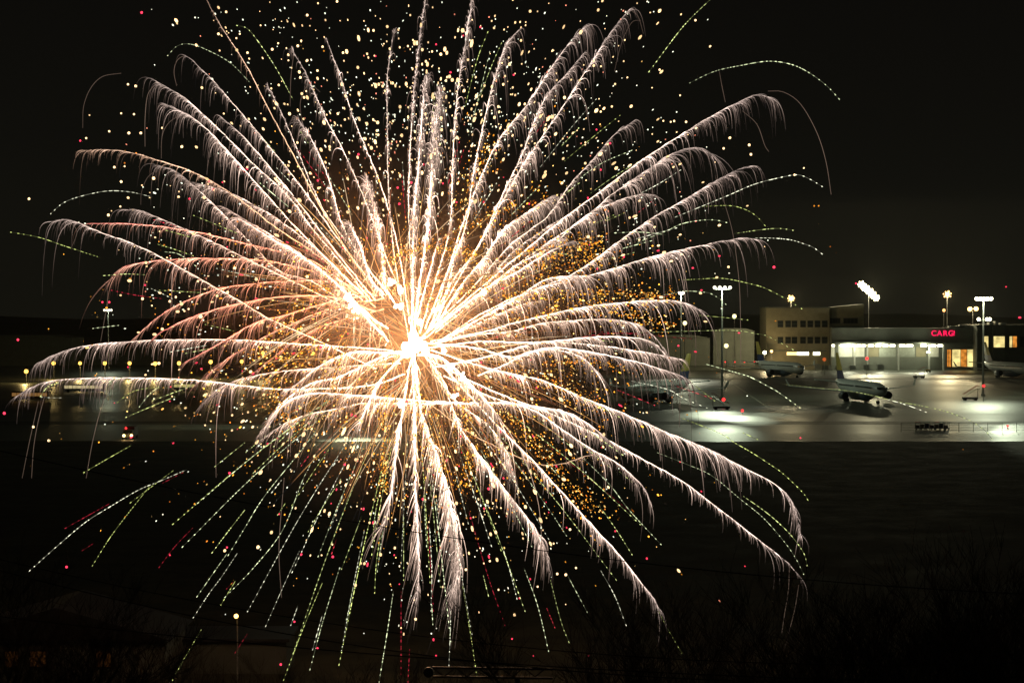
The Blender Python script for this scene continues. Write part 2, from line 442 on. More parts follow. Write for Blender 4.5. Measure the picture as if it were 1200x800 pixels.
names = ['leftmost yellow street lamp, set lower than the rest of its row', 'second yellow street lamp from the left', 'third yellow street lamp from the left',
 'fourth yellow street lamp from the left', 'fifth yellow street lamp from the left', 'sixth yellow street lamp from the left', 'seventh yellow street lamp from the left',
 'eighth yellow street lamp from the left', 'ninth yellow street lamp from the left', 'tenth yellow street lamp from the left', 'eleventh yellow street lamp from the left, deep among the trails']
for nm, (x, y) in zip(names, ((31, 435), (63, 425.5), (94, 425.5), (123, 425.5), (152, 425.5), (182, 426), (210, 425.5), (247, 424), (283.5, 423.5), (308, 413.5), (367, 414))):
    street_light(x, y, 850 if x > 40 else 800, nm, random.uniform(.72, .9), sod, 4000, (1, .7, .25), 'yellow street lamps in a row on the left')

m5, g5, z5 = flood_mast(415, 500, 372, 'added floodlight mast, unseen behind the left half of the firework', 3, lens_dim, 9000, GRN, arm=1.6)  # mast added out of sight to throw light on the left apron
# floodlights aimed at the apron from the masts (the pools of light on the ground)
def pool(g, z, px, py, power, size, color, parent, dx=0):
    t = gnd(px, py)
    add_light('aimed_flood', (g.x + dx, g.y - 1.6, z + .2), power * .62, color, parent, 'SPOT', t, size, 1.0, radius=.5)
POOLC = (.88, 1, .70)
pool(g1, z1, 838, 485, 200000, 15, POOLC, m1, -2)
pool(g1, z1, 878, 491, 380000, 8.5, POOLC, m1, -1)
pool(g1, z1, 905, 486, 130000, 9, POOLC, m1, 0)
pool(g1, z1, 850, 508, 100000, 7, POOLC, m1, 1)
pool(g1, z1, 1004, 462, 420000, 12, (.9, 1, .85), m1, 1.5)  # extra spot added to brighten the nearest airliner
pool(g1, z1, 930, 478, 60000, 26, (.9, 1, .8), m1, 2)
pool(g3, z3, 800, 446, 200000, 42, (1, 1, .74), m3, .5)
pool(g2, z2, 1150, 471, 45000, 44, POOLC, m2, 1)
pool(g2, z2, 1180, 477, 60000, 40, POOLC, m2, 2)
pool(g2, z2, 1120, 474, 30000, 36, POOLC, m2, -1)
pool(g2, z2, 1215, 510, 420000, 6.5, POOLC, m2, 2.4)
pool(g2, z2, 1050, 455, 90000, 30, POOLC, m2, -2)
pool(g2, z2, 1045, 438, 1500000, 11, POOLC, m2, -1.5)

pool(g5, z5, 420, 519, 170000, 22, (.95, 1, .6), m5, 0)
pool(g5, z5, 250, 500, 60000, 40, (.9, 1, .7), m5, -1)
pool(g5, z5, 600, 470, 60000, 40, (.9, 1, .75), m5, 1)
pool(g4, z4, 190, 462, 12000, 70, (.9, 1, .7), m4, 0)
def light_tower(x, y, label, h, gm, power, color, target, size):
    g = gnd(x, y); b = empty('light_tower', g); tag(b, label, 'light tower', 'portable light towers on the apron')
    MB().box(-1.1, 1.1, -.8, .8, .5, 1.5).build('generator', mat('yellow_body', (.35, .25, .04), .5), b)
    for sx in (-.8, .8): MB().tube([(sx, -.85, .4), (sx, -.6, .4)], .4, 12).build('wheel', frame_m, b)
    MB().tube([(0, 0, 1.51), (0, 0, h)], [.14, .08], 8).build('mast', mast_m, b)
    hd = MB().box(-.9, .9, -.15, .2, h + .01, h + .8).build('floodlight', frame_m, b)
    for sx in (-.45, .45): MB().ball((sx, -.4, h + .4), .42, 6).build('lens', gm, hd)
    add_light('tower_flood', (g.x, g.y - 1.2, h + .3), power, color, b, 'SPOT', gnd(*target), size, .9, radius=.4)
    return b
light_tower(1087.5, 436, 'small dazzling light tower in front of the cargo bays', 9.5, lens_w, 130000, (1, .96, .7), (1040, 437.5), 75)

# ================================================================== AIRCRAFT
skin_m = mat('aircraft_white', (.62, .68, .66), .3, scale=.2, var=.06)
belly_m = mat('aircraft_grey_blue', (.12, .16, .2), .35)
fin_m = mat('fin_blue', (.05, .07, .16), .35)
finy_m = mat('fin_yellow', (.45, .38, .10), .4)
eng_m = mat('engine_cowl', (.16, .18, .2), .35, .3)
tyre_m = mat('tyre', (.02, .02, .02), .9)
def airliner():
    """nose points along -Y, span 44 m, length 46 m"""
    b = empty('airliner')
    st_ = [(-24, .15, 4.0), (-23.4, .9, 4.0), (-22, 1.6, 4.2), (-19.5, 2.25, 4.4), (-16, 2.55, 4.5), (-5, 2.55, 4.5), (8, 2.55, 4.5), (13, 2.2, 4.9), (18, 1.4, 5.6), (21, .7, 6.1), (22.5, .2, 6.3)]
    MB().tube([(0, y, z) for y, r, z in st_], [r for y, r, z in st_], 20).build('fuselage', skin_m, b, True)
    s_ = MB()
    for sx in (-1, 1):
        for i in range(34):
            y = -18.5 + i * .92
            if -3 < y < -2: continue
            s_.box(sx * 2.5 - .06, sx * 2.5 + .06, y, y + .42, 5.0, 5.5)
    fus = b.children[0]
    s_.build('cabin_windows', glass_m, fus)
    MB().slab([(-1.3, -22.9), (1.3, -22.9), (1.8, -21.7), (-1.8, -21.7)], 4.9, 5.45).build('cockpit_window', glass_m, fus)
    MB().tube([(0, -14, 3.25), (0, -8, 2.75), (0, 4, 2.75), (0, 9, 3.4)], [1.2, 2.3, 2.3, 1.2], 14).build('belly_fairing', belly_m, fus, True)
    for sx in (-1, 1):
        wv = []
        for (y0, y1, x, z, t) in ((-7, 3.5, 1.8, 3.2, .9), (-1, 3.8, 9, 3.8, .5), (5.2, 7.2, 22, 5.0, .2)):
            wv += [(sx * x, y0, z), (sx * x, (y0 + y1) / 2 - .5, z + t / 2), (sx * x, y1, z), (sx * x, (y0 + y1) / 2, z - t / 2)]
        fs = [(0, 1, 2, 3), (8, 11, 10, 9)]
        for k in (0, 4):
            for j in range(4): fs.append((k + j, k + (j + 1) % 4, k + 4 + (j + 1) % 4, k + 4 + j))
        wg = MB().add(wv, fs).build('wing', skin_m, b)
        MB().add([(sx * 22, 5.4, 5.0), (sx * 22, 7.2, 5.0), (sx * 22.9, 7.7, 7.2), (sx * 22.9, 6.9, 7.2), (sx * 22.15, 5.4, 5.0), (sx * 22.15, 7.2, 5.0), (sx * 23.0, 7.7, 7.2), (sx * 23.0, 6.9, 7.2)],
                 [(0, 1, 2, 3), (7, 6, 5, 4), (0, 4, 5, 1), (1, 5, 6, 2), (2, 6, 7, 3), (3, 7, 4, 0)]).build('winglet', skin_m, wg)
        e = MB().tube([(sx * 7.6, -8.2, 2.3), (sx * 7.6, -7.6, 2.3), (sx * 7.6, -5.4, 2.3), (sx * 7.6, -3.4, 2.35)], [1.15, 1.4, 1.35, .85], 16).build('engine', eng_m, b, True)
        MB().tube([(sx * 7.6, -8.25, 2.3), (sx * 7.6, -7.9, 2.3)], [1.02, 1.02], 16).build('fan', tyre_m, e)
        MB().prism([(sx * 7.6 - .15, 3.4), (sx * 7.6 + .15, 3.4), (sx * 7.6 + .15, 3.9), (sx * 7.6 - .15, 3.9)], -6.5, -.5).build('pylon', skin_m, e)
        hv_ = []
        for (y0, y1, x, z) in ((15.5, 20, .9, 5.9), (19.8, 21.5, 8.2, 6.6)):
            hv_ += [(sx * x, y0, z), (sx * x, (y0 + y1) / 2, z + .2), (sx * x, y1, z), (sx * x, (y0 + y1) / 2, z - .2)]
        MB().add(hv_, [(0, 1, 2, 3), (4, 7, 6, 5)] + [(j, (j + 1) % 4, 4 + (j + 1) % 4, 4 + j) for j in range(4)]).build('stabiliser', skin_m, b)
        g_ = MB().tube([(sx * 3.6, 2, 3.0), (sx * 3.6, 2, .8)], .22, 8).build('landing_gear', mast_m, b)
        for yy in (1.2, 2.8):
            MB().tube([(sx * 3.6 - .55, yy, .6), (sx * 3.6 + .55, yy, .6)], .6, 14).build('wheel', tyre_m, g_)
    g_ = MB().tube([(0, -18, 2.6), (0, -18, .7)], .16, 8).build('landing_gear', mast_m, b)
    MB().tube([(-.45, -18, .5), (.45, -18, .5)], .5, 14).build('wheel', tyre_m, g_)
    # fin: lower part blue, upper part pale yellow
    def finpart(z0, z1, name, m_):
        def e(z): t = (z - 6.2) / 9.6; return 13 + t * 7.0, 20.5 + t * 2.2
        a0, a1 = e(z0); c0, c1 = e(z1); wv = []
        for (p0, p1, z, t) in ((a0, a1, z0, .3), (c0, c1, z1, .2)):
            wv += [(0, p0, z), (t, (p0 + p1) / 2, z), (0, p1, z), (-t, (p0 + p1) / 2, z)]
        MB().add(wv, [(3, 2, 1, 0), (4, 5, 6, 7)] + [(j, (j + 1) % 4, 4 + (j + 1) % 4, 4 + j) for j in range(4)]).build(name, m_, b)
    finpart(6.2, 9.8, 'tail_fin', fin_m); finpart(9.81, 15.8, 'fin_top', finy_m)
    return b
p0 = airliner()
planes = [((1006, 470), R(10), 'pale green-white airliner with a blue and yellow fin, nearest in the pool of light'),
          ((912, 441), R(20), 'pale airliner parked close before the beige office block'),
          ((1180, 442), R(14), 'airliner parked before the right terminal beside the two-tier mast'),
          ((770, 471), R(-35), 'dark unlit airliner half hidden behind the falling sparks')]
for i, (g, rz, lab) in enumerate(planes):
    o = p0 if i == 0 else copy_tree(p0)
    o.location = gnd(*g); o.rotation_euler = (0, 0, rz); tag(o, lab, 'airliner', 'airliners parked on the apron')

# ================================================================== GROUND VEHICLES
def rnd_box(mb, x0, x1, y0, y1, z0, z1, c=.15):
    mb.prism([(x0 + c, z0), (x1 - c, z0), (x1, z0 + c), (x1, z1 - c), (x1 - c, z1), (x0 + c, z1), (x0, z1 - c), (x0, z0 + c)], y0, y1); return mb
def bus(x, y, L, label, bm, lm, rz=0):
    g = gnd(x, y); b = empty('apron_bus', g, rz); tag(b, label, 'bus', 'buses parked on the left of the apron')
    rnd_box(MB(), -L / 2, L / 2, -1.3, 1.3, .45, 3.0, .25).build('body', bm, b)
    n = int(L / 1.7)
    for i in range(n):
        xa = -L / 2 + .5 + i * (L - 1) / n
        MB().box(xa, xa + (L - 1) / n - .18, -1.34, -1.31, 1.5, 2.6).build('window', lm, b)
    for xx in (-L / 2 + 2, L / 2 - 2.6): MB().tube([(xx, -1.36, .5), (xx, -1.0, .5)], .5, 14).build('wheel', tyre_m, b)
bus(99, 459.5, 15.5, 'pale apron bus with lit windows under the lower long left trail', white_m, glow('bus_window', (1, .82, .42), .55))
bus(36, 469, 13, 'apron bus with orange light in its colour near the left edge', mat('orange_lit_body', (.4, .2, .06), .5), glow('bus_window_orange', (1, .5, .15), .22))  # orange light is put into the body colour and window glow
bus(217, 458, 9, 'short apron bus with a lit strip right of the pale bus', white_m, glow('bus_window_dim', (1, .85, .3), .5))

def truck(x, y, label, lights=True, body=None, rz=0):
    g = gnd(x, y); b = empty('service_truck', g, rz); tag(b, label, 'truck')
    rnd_box(MB(), -1.15, 1.15, -2.8, -.9, .5, 2.3, .2).build('cab', body or white_m, b)
    rnd_box(MB(), -1.2, 1.2, -.85, 3.4, .7, 2.9, .1).build('cargo_box', body or white_m, b)
    MB().box(-1.0, 1.0, -2.84, -2.805, 1.35, 2.1).build('windscreen', glass_m, b)
    for sx in (-1, 1):
        for yy in (-2.0, 2.3): MB().tube([(sx * 1.18 - .15, yy, .45), (sx * 1.18 + .15, yy, .45)], .45, 12).build('wheel', tyre_m, b)
        if lights: MB().ball((sx * .88, -2.9, .95), .32, 6).build('headlight', glow('truck_headlight', (1, .62, .22), 9), b)
    if lights:
        MB().ball((-.6, -1.8, 2.62), .25, 6).build('beacon', red_m, b)
        add_light('headlight_beam', (g.x, g.y - 4.2, 1.0), 30, (1, .6, .25), b, radius=.4)
truck(152.5, 514, 'truck with two warm headlights facing the viewer in the dark left foreground', True, wall_dark)
truck(1068, 433, 'small pale truck parked among the equipment below the cargo bays', False)

stair_m = mat('stair_paint', (.12, .13, .11), .6)
def stairs(x, y, label, rz=0):
    g = gnd(x, y); b = empty('boarding_stairs', g, rz); tag(b, label, 'boarding stairs', 'boarding stairs standing on the apron')
    MB().box(-2.6, 2.4, -1, 1, .45, 1.1).build('chassis', stair_m, b)
    st = MB()
    for i in range(12): st.box(-2.4 + i * .38, -2.0 + i * .38, -.8, .8, 1.11 + i * .24, 1.2 + i * .24)
    st.build('steps', mast_m, b)
    for s_ in (-.85, .85): MB().tube([(-2.4, s_, 2.1), (2.2, s_, 5.0), (3.0, s_, 5.0)], .06, 6).build('handrail', mat('red_rail', (.35, .06, .04), .5), b)
    MB().box(2.0, 3.1, -.85, .85, 3.9, 4.05).build('platform', mast_m, b)
    MB().tube([(2.5, 0, 1.1), (2.5, 0, 3.9)], .12, 6).build('strut', mast_m, b)
    for xx in (-1.8, 1.7):
        for s_ in (-1, 1): MB().tube([(xx, s_ - .12, .42), (xx, s_ + .12, .42)], .42, 12).build('wheel', tyre_m, b)
stairs(1137, 469, 'boarding stairs with red rails standing dark beside the bright pool at right')
stairs(1077, 443, 'boarding stairs in front of the cargo bays beside the light tower', R(12))
stairs(845, 480, 'low dark boarding stairs left of the bright pool in the middle', R(180))

cart_cols = [(.4, .05, .04), (.5, .5, .46), (.05, .22, .16), (.45, .45, .4), (.4, .06, .05), (.06, .2, .2), (.5, .48, .42)]
for i in range(7):
    g = gnd(1075.5 + i * 5.6, 503.5); b = empty('baggage_cart', g, R(4))
    nm_ = ['red', 'white', 'green', 'grey', 'dark red', 'teal', 'cream'][i]
    tag(b, f'{nm_} baggage cart, number {i+1} from the left in the near train of carts', 'baggage cart', 'near train of baggage carts')
    b['label'] = ['red baggage cart at the left end of the near train', 'white baggage cart beside the red cart at the left end of the train', 'green baggage cart between the white and grey carts of the near train',
                  'grey baggage cart in the middle of the near train', 'dark red baggage cart right of the grey one in the near train', 'teal baggage cart second from the right end of the near train', 'cream baggage cart at the right end of the near train'][i]
    MB().box(-.55, .55, -.9, .9, .35, .5).build('deck', stair_m, b)
    MB().box(-.52, .52, -.85, .85, 1.9, 2.0).build('roof', mat('cart_%d' % i, cart_cols[i], .6), b)
    for sx in (-.48, .48):
        for sy in (-.82, .82): MB().tube([(sx, sy, .5), (sx, sy, 1.9)], .04, 5).build('post', mast_m, b)
    MB().box(-.45, .45, .1, .8, .51, 1.2 + .2 * (i % 3)).build('luggage', mat('luggage_%d' % (i % 3), ((.12, .12, .14), (.3, .25, .2), (.08, .12, .2))[i % 3], .8), b)
    for sx in (-.45, .45): MB().tube([(sx - .06, -.6, .2), (sx + .06, -.6, .2)], .2, 10).build('wheel', tyre_m, b)

cont_m = mat('container_grey', (.10, .11, .10), .55)
cont_lab = ['leftmost', 'second', 'third', 'fourth', 'fifth', 'sixth', 'seventh', 'eighth', 'ninth', 'tenth']
for i in range(10):
    x = 958 + i * 8.2; g = gnd(x, 433.5 + .5 * (i % 2)); b = empty('cargo_container', g)
    tag(b, f'{cont_lab[i]} cargo container from the left in the dark row below the cargo bays', 'container', 'dark cargo containers in a row below the bays')
    b['label'] = f'{cont_lab[i]} dark cargo container from the left in the row below the cargo bays' if i else 'leftmost dark cargo container in the row below the cargo bays'
    hh = random.uniform(2.0, 3.1)
    MB().slab([(-1.5, -1), (1.5, -1), (1.5, 1), (-1.5, 1)], .45, hh).build('body', cont_m, b)
    MB().prism([(-1.5, hh + .005), (1.5, hh + .005), (.9, hh + .45), (-1.5, hh + .45)], -1, 1).build('top', cont_m, b)
    MB().box(-1.6, 1.6, -1.1, 1.1, .3, .44).build('dolly', mast_m, b)
    for sx in (-1.1, 1.1): MB().tube([(sx - .1, -1.0, .2), (sx + .1, -1.0, .2)], .2, 8).build('wheel', tyre_m, b)

# made-up lights on posts, standing in for the beacon trail of a moving vehicle
for i, x in enumerate((850, 861, 872.5, 884, 929, 942, 953, 965, 1001, 1011, 1022, 1031.5, 1041, 1049, 1056, 1062, 1068, 1074)):
    g = gnd(x, 428); b = empty('beacon_trail_light', (g.x, g.y, 0))
    om = red_m if x < 1028 else glow('orange_trail_light', (1, .25, .04), 3)
    tag(b, ('red' if x < 1028 else 'orange') + ' stand-in light for a vehicle beacon trail beside the service road', 'beacon trail light', 'stand-in lights for a vehicle beacon trail along the service road')
    b['label'] = f"small {'red' if x < 1028 else 'orange'} beacon-trail stand-in light " + ('left of the office block, ' if x < 900 else 'below the office block, ' if x < 970 else 'below the cargo bays, ') + \
        {850: 'first of four', 861: 'second of four', 872.5: 'third of four', 884: 'last of four', 929: 'first of four', 942: 'second of four', 953: 'third of four', 965: 'last of four',
         1001: 'leftmost', 1011: 'second red', 1022: 'third red', 1031.5: 'leftmost orange', 1041: 'second orange', 1049: 'third orange', 1056: 'fourth orange', 1062: 'fifth orange', 1068: 'sixth orange', 1074: 'rightmost orange'}[x]
    zz = wz(424, g.y)
    MB().tube([(0, 0, 0), (0, 0, zz - .25)], .07, 6).build('post', mast_m, b)
    MB().ball((0, -.1, zz), .42, 6, .7).build('lamp', om, b)
# obstruction lights
def obst(x, y, Y, lab, r, m_=red_m):
    p = at(x, y, Y); b = empty('obstruction_light', (p.x, p.y, 0)); tag(b, lab, 'warning light', 'red warning lights on thin poles')
    MB().tube([(0, 0, 0), (0, 0, p.z - r)], .1, 6).build('pole', mast_m, b)
    MB().ball((0, 0, p.z), r, 7).build('lamp', m_, b)
obst(848, 468, 600, 'red warning lamp on a pole below the tall thin mast', .55)
obst(1152.8, 452, 640, 'red warning lamp in front of the two-tier mast', .45)
obst(870, 481, 560, 'red warning lamp just left of the middle pool of light', .4)
obst(1181, 499, 490, 'red warning lamp at the near edge of the apron, far right', .3)
obst(1016, 420, 900, 'red warning lamp above the row of cargo containers', .75)
obst(966, 421, 900, 'dim orange round lamp below the right end of the office block', .9, glow('dim_orange_lamp', (1, .2, .04), .55))

# wire fence at the near edge of the apron, right side
fb = empty('wire_fence', gnd(1150, 506)); tag(fb, 'thin wire fence along the near edge of the apron at right', 'fence')
for i in range(13):
    x = -20 + i * 3.6
    MB().tube([(x, 0, 0), (x, 0, 2.3)], .06, 5).build('post', stair_m, fb)
wr = MB()
for z in (.5, 1.1, 1.7, 2.25): wr.tube([(-20, 0, z), (23.2, 0, z)], .025, 4)
wr.build('wires', stair_m, fb)

# ================================================================== NEAR GROUND: HOUSE, LAMP, TRUSS, CABLES
hb = empty('house', (at(60, 800, 150).x, 150, 0)); tag(hb, 'dark house with dim orange windows behind the branches at the lower left', 'house')
MB().box(-8, 9, 0, 9, 0, 4.2).build('wall', wall_dark, hb)
MB().prism([(-8.6, 4.21), (9.6, 4.21), (.5, 6.8)], -.5, 9.5).build('roof', frame_m, hb)
dimwin = glow('curtained_window', (1, .36, .08), .03, noise=2.5)
for xx, ww in ((-6.6, 2.2), (-3.6, 1.0), (-1.6, 1.2), (3.6, 1.1)):
    wn = MB().box(xx - .1, xx + ww + .1, -.06, -.01, 2.0, 3.4).build('window', frame_m, hb)
    MB().box(xx, xx + ww, -.1, -.063, 2.1, 3.3).build('pane', dimwin, wn)
p = at(278, 720, 150); lb = empty('lamp_post', (p.x, 150, 0)); tag(lb, 'small orange lamp on a post in the dark lower left among the trees', 'lamp')
MB().tube([(0, 0, 0), (0, 0, p.z - .1), (0, -.5, p.z + .12)], [.07, .05, .05], 6).build('post', mast_m, lb)
MB().ball((0, -.6, p.z), .17, 7).build('bulb', glow('orange_bulb', (1, .5, .12), 7), lb)
add_light('lamp_light', (p.x, 149.0, p.z - .1), 5, (1, .45, .12), lb, radius=.1)
gb = empty('garage', (at(272, 760, 158).x, 158, 0)); tag(gb, 'low dark garage faintly lit below the small orange lamp', 'garage')
MB().box(-4.5, 4.5, 0, 6, 0, 2.7).build('wall', wall_dark, gb)
MB().box(-4.8, 4.8, -.4, 6.3, 2.71, 2.95).build('roof', frame_m, gb)
for xx in (-3.8, .4): MB().box(xx, xx + 3.2, -.05, -.01, .02, 2.2).build('door', wall_dark, gb)

tb = empty('lattice_boom', at(570, 787, 92)); tag(tb, 'dark steel lattice boom lying level at the bottom centre', 'lattice boom')
L = 5.2
for z in (-.22, .22): MB().tube([(-L / 2, 0, z), (L / 2 + .6, 0, z - .08)], .06, 6).build('chord', frame_m, tb)
lat = MB()
for i in range(10): lat.tube([(-L / 2 + i * .55, 0, -.22 if i % 2 else .22), (-L / 2 + (i + 1) * .55, 0, .22 if i % 2 else -.22)], .03, 5)
lat.build('lattice', frame_m, tb)
MB().tube([(-L / 2 - .2, -.1, 0), (-L / 2 - .2, .1, 0)], .25, 10).build('end_plate', frame_m, tb)
MB().tube([(1.5, 0, -.3), (1.5, 0, -at(570, 787, 92).z + 1)], .12, 8).build('post', frame_m, tb)

cable_m = mat('cable', (.01, .01, .01), .8)
cables = [((0, 528, 55), (660, 648, 55), (1200, 690, 56), 'uppermost power cable, sagging from the left edge across the firework'),
          ((0, 668, 52), (520, 770, 52), (1200, 792, 52), 'power cable crossing the lower left below the lone orange lamp'),
          ((0, 655, 60), (420, 735, 60), (1200, 775, 60), 'thin cable just above the lone orange lamp'),
          ((0, 722, 50), (640, 780, 50), (1200, 800, 50), 'lowest power cable near the bottom edge')]
for a, m_, c, lab in cables:
    A, M_, C_ = at(*a), at(*m_), at(*c)
    pts = []
    for i in range(-14, 55):
        t = i / 40; xq = A.x + (C_.x - A.x) * t
        # parabola through the three points
        def lag(fa, fm, fc):
            xa, xm, xc = A.x, M_.x, C_.x
            return fa * (xq - xm) * (xq - xc) / ((xa - xm) * (xa - xc)) + fm * (xq - xa) * (xq - xc) / ((xm - xa) * (xm - xc)) + fc * (xq - xa) * (xq - xm) / ((xc - xa) * (xc - xm))
        pts.append((xq, A.y, lag(A.z, M_.z, C_.z)))
    tag(MB().tube(pts, .014, 5).build('power_cable', cable_m), lab, 'power cable', 'power cables across the view')

# bare trees
bark_m = mat('bark', (.035, .032, .026), .95, scale=6)
def bare_tree(seed, H, spread=.5, nlev=5):
    rd = random.Random(seed)
    root = empty('bare_tree')
    tr, br = MB(), MB()
    def grow(p, d, L, r, lev, mb):
        n = 4; pts = [p]; rr = [r]; q = Vector(p); dd = Vector(d)
        for i in range(n):
            dd = (dd + Vector((rd.gauss(0, .09), rd.gauss(0, .09), rd.gauss(.03, .05)))).normalized()
            q = q + dd * L / n; pts.append(q.copy()); rr.append(r * (1 - .55 * (i + 1) / n))
        mb.tube(pts, rr, 6 if lev < 2 else 3, caps=False)
        if lev >= nlev: return
        k = rd.randint(4, 6) if lev < 3 else rd.randint(3, 5)
        for j in range(k):
            t = rd.uniform(.3, 1.0) if lev else rd.uniform(.28, 1.0)
            i = min(n - 1, int(t * n)); f = t * n - i
            s_ = pts[i].lerp(pts[i + 1], f)
            ax = Vector((rd.gauss(0, 1), rd.gauss(0, 1), rd.gauss(0, .3))).normalized()
            nd = (dd * rd.uniform(.6, 1.0) + ax * rd.uniform(spread, spread * 1.5)).normalized()
            nd = (nd + Vector((0, 0, .18))).normalized()
            grow(s_, nd, L * rd.uniform(.5, .78), max(.012, rr[i] * .55), lev + 1, br)
    grow(Vector((0, 0, 0)), (0, 0, 1), H * .42, H * .017, 0, tr)
    tr.build('trunk', bark_m, root); br.build('branches', bark_m, root)
    zm = max(v[2] for v in br.v)
    return root, zm
protos = [bare_tree(3, 20, .55), bare_tree(8, 20, .45), bare_tree(21, 20, .38)]
# x of trunk, y of top, distance, proto, label
TR = [(12, 585, 82, 0, 'tallest bare tree at the left edge, its crown before the apron lights'),
      (62, 640, 90, 1, 'bare tree second from the left edge'),
      (112, 700, 86, 2, 'low bare tree left of the lone orange lamp'),
      (205, 728, 95, 0, 'low bare tree just left of the lone orange lamp'),
      (345, 738, 97, 1, 'low bare tree right of the lone orange lamp'),
      (455, 750, 96, 2, 'low bare tree at the bottom left of the lattice boom'),
      (622, 742, 90, 0, 'low bare tree behind the end of the lattice boom'),
      (698, 650, 80, 1, 'wide bare tree under the right-hand falling trails'),
      (800, 655, 88, 2, 'bare tree right of centre, below the longest lower right trail'),
      (885, 700, 93, 0, 'lower bare tree in the gap right of the firework'),
      (985, 640, 86, 2, 'bare tree at the left of the right-hand clump'),
      (1050, 618, 84, 0, 'broad bare tree in the right-hand clump'),
      (1113, 592, 80, 1, 'tallest bare tree of the right-hand clump'),
      (1168, 612, 86, 2, 'bare tree near the right edge'),
      (1204, 600, 78, 0, 'bare tree cut by the right edge')]
used = set()
for k, (x, yt, Y, pr, lab) in enumerate(TR):
    root, zm = protos[pr]
    o = root if pr not in used else copy_tree(root)
    used.add(pr)
    p = at(x, yt, Y)
    gz = 28.2 * (1 - (Y - 2) / 93) ** 1.35 if Y < 95 else 0
    s_ = (p.z - gz) / zm
    o.location = (p.x, Y, gz - .1); o.scale = (s_ * 1.0, s_ * 1.0, s_); o.rotation_euler = (0, 0, k * 1.9)
    tag(o, lab, 'tree', 'bare trees in the foreground')
# bushes under the trees: one brushy mass nobody could count
bu = MB(); rd = random.Random(5)
for i in range(2600):
    x = rd.uniform(-60, 60); Y = rd.uniform(98, 150); h_ = rd.uniform(1.0, 3.2) * (1.2 if abs(x) > 20 else .8)
    q = Vector((x, Y, 0)); d = Vector((rd.gauss(0, .35), rd.gauss(0, .35), 1)).normalized()
    bu.tube([q, q + d * h_ * .5, q + d * h_ + Vector((rd.gauss(0, .2), 0, 0))], [.05, .03, .01], 3, caps=False)
tag(bu.build('undergrowth', bark_m), 'dark leafless undergrowth along the bottom of the view', 'undergrowth', kind='stuff')

# ================================================================== THE FIREWORK
FD = 130.0                 # distance of the burst
PXM = FD / F               # metres per photo pixel there
CX, CY = 485.0, 405.0
def heat_mesh(name, V, Fc, C, parent):
    """V verts (n,3), Fc faces (m,k), C colours (n,3)"""
    me = bpy.data.meshes.new(name)
    k = Fc.shape[1]
    me.vertices.add(len(V)); me.vertices.foreach_set('co', np.ascontiguousarray(V, dtype=np.float32).ravel())
    me.loops.add(Fc.size); me.loops.foreach_set('vertex_index', Fc.astype(np.int32).ravel())
    me.polygons.add(len(Fc)); me.polygons.foreach_set('loop_start', np.arange(0, Fc.size, k, dtype=np.int32))
    me.update(calc_edges=True)
    a = me.color_attributes.new('spark_tint', 'FLOAT_COLOR', 'POINT')
    rgba = np.ones((len(V), 4), np.float32); rgba[:, :3] = C
    a.data.foreach_set('color', rgba.ravel())
    return link(name, me, SPARK, parent)
def tubes(P, Rr, C):
    """P (n,m,3) polylines, Rr (n,m) radii, C (n,m,3) colours -> triangular tubes"""
    n, m = P.shape[:2]
    T = np.gradient(P, axis=1); T /= np.linalg.norm(T, axis=2, keepdims=True) + 1e-9
    A = np.cross(T, np.array([0, 1, 0.])); A /= np.linalg.norm(A, axis=2, keepdims=True) + 1e-9
    B = np.cross(T, A)
    V = np.empty((n, m, 3, 3))
    for j in range(3):
        an = 2 * math.pi * j / 3 + .5
        V[:, :, j] = P + (A * math.cos(an) + B * math.sin(an)) * Rr[..., None]
    base = (np.arange(n)[:, None, None] * m + np.arange(m - 1)[None, :, None]) * 3
    j = np.arange(3)[None, None, :]; j2 = (j + 1) % 3
    Fc = np.stack([base + j, base + j2, base + 3 + j2, base + 3 + j], -1).reshape(-1, 4)
    return V.reshape(-1, 3), Fc, np.repeat(C[:, :, None], 3, axis=2).reshape(-1, 3)
def merge(parts):
    Vs, Fs, Cs = [], [], []; k = 0
    for V, Fc, C in parts:
        Vs.append(V); Fs.append(Fc + k); Cs.append(C); k += len(V)
    return np.concatenate(Vs), np.concatenate(Fs), np.concatenate(Cs)
def curve(pts, n):
    """smooth resampling (Catmull-Rom, centripetal-ish) of photo-space points, even in length"""
    p = np.array(pts, float)
    if len(p) == 2: q = p
    else:
        e = np.vstack([2 * p[0] - p[1], p, 2 * p[-1] - p[-2]]); q = []
        for i in range(len(p) - 1):
            a, b, c, d = e[i:i + 4]
            for t in np.linspace(0, 1, 12, endpoint=False):
                q.append(.5 * ((2 * b) + (c - a) * t + (2 * a - 5 * b + 4 * c - d) * t * t + (3 * b - a - 3 * c + d) * t ** 3))
        q.append(p[-1]); q = np.array(q)
    s = np.r_[0, np.cumsum(np.linalg.norm(np.diff(q, axis=0), axis=1))]
    u = np.linspace(0, s[-1], n)
    return np.stack([np.interp(u, s, q[:, 0]), np.interp(u, s, q[:, 1])], -1), s[-1]

burst = empty('firework_burst', tuple(at(CX, CY, FD)))
tag(burst, 'huge white-gold firework burst of feathery comet trails bursting over the dark field', 'firework')
burst_o = np.array(burst.location)

# hue sets: (inner colour, outer colour of head line), fringe colour
HUES = {'w': ((3.2, 2.3, 1.5), (1.9, 1.42, 1.22), (1.0, .79, .71)),
        'o': ((2.2, 1.2, .55), (1.3, .85, .62), (.7, .45, .32)),
        'r': ((2.8, .95, .5), (2.1, .6, .48), (.95, .48, .36))}
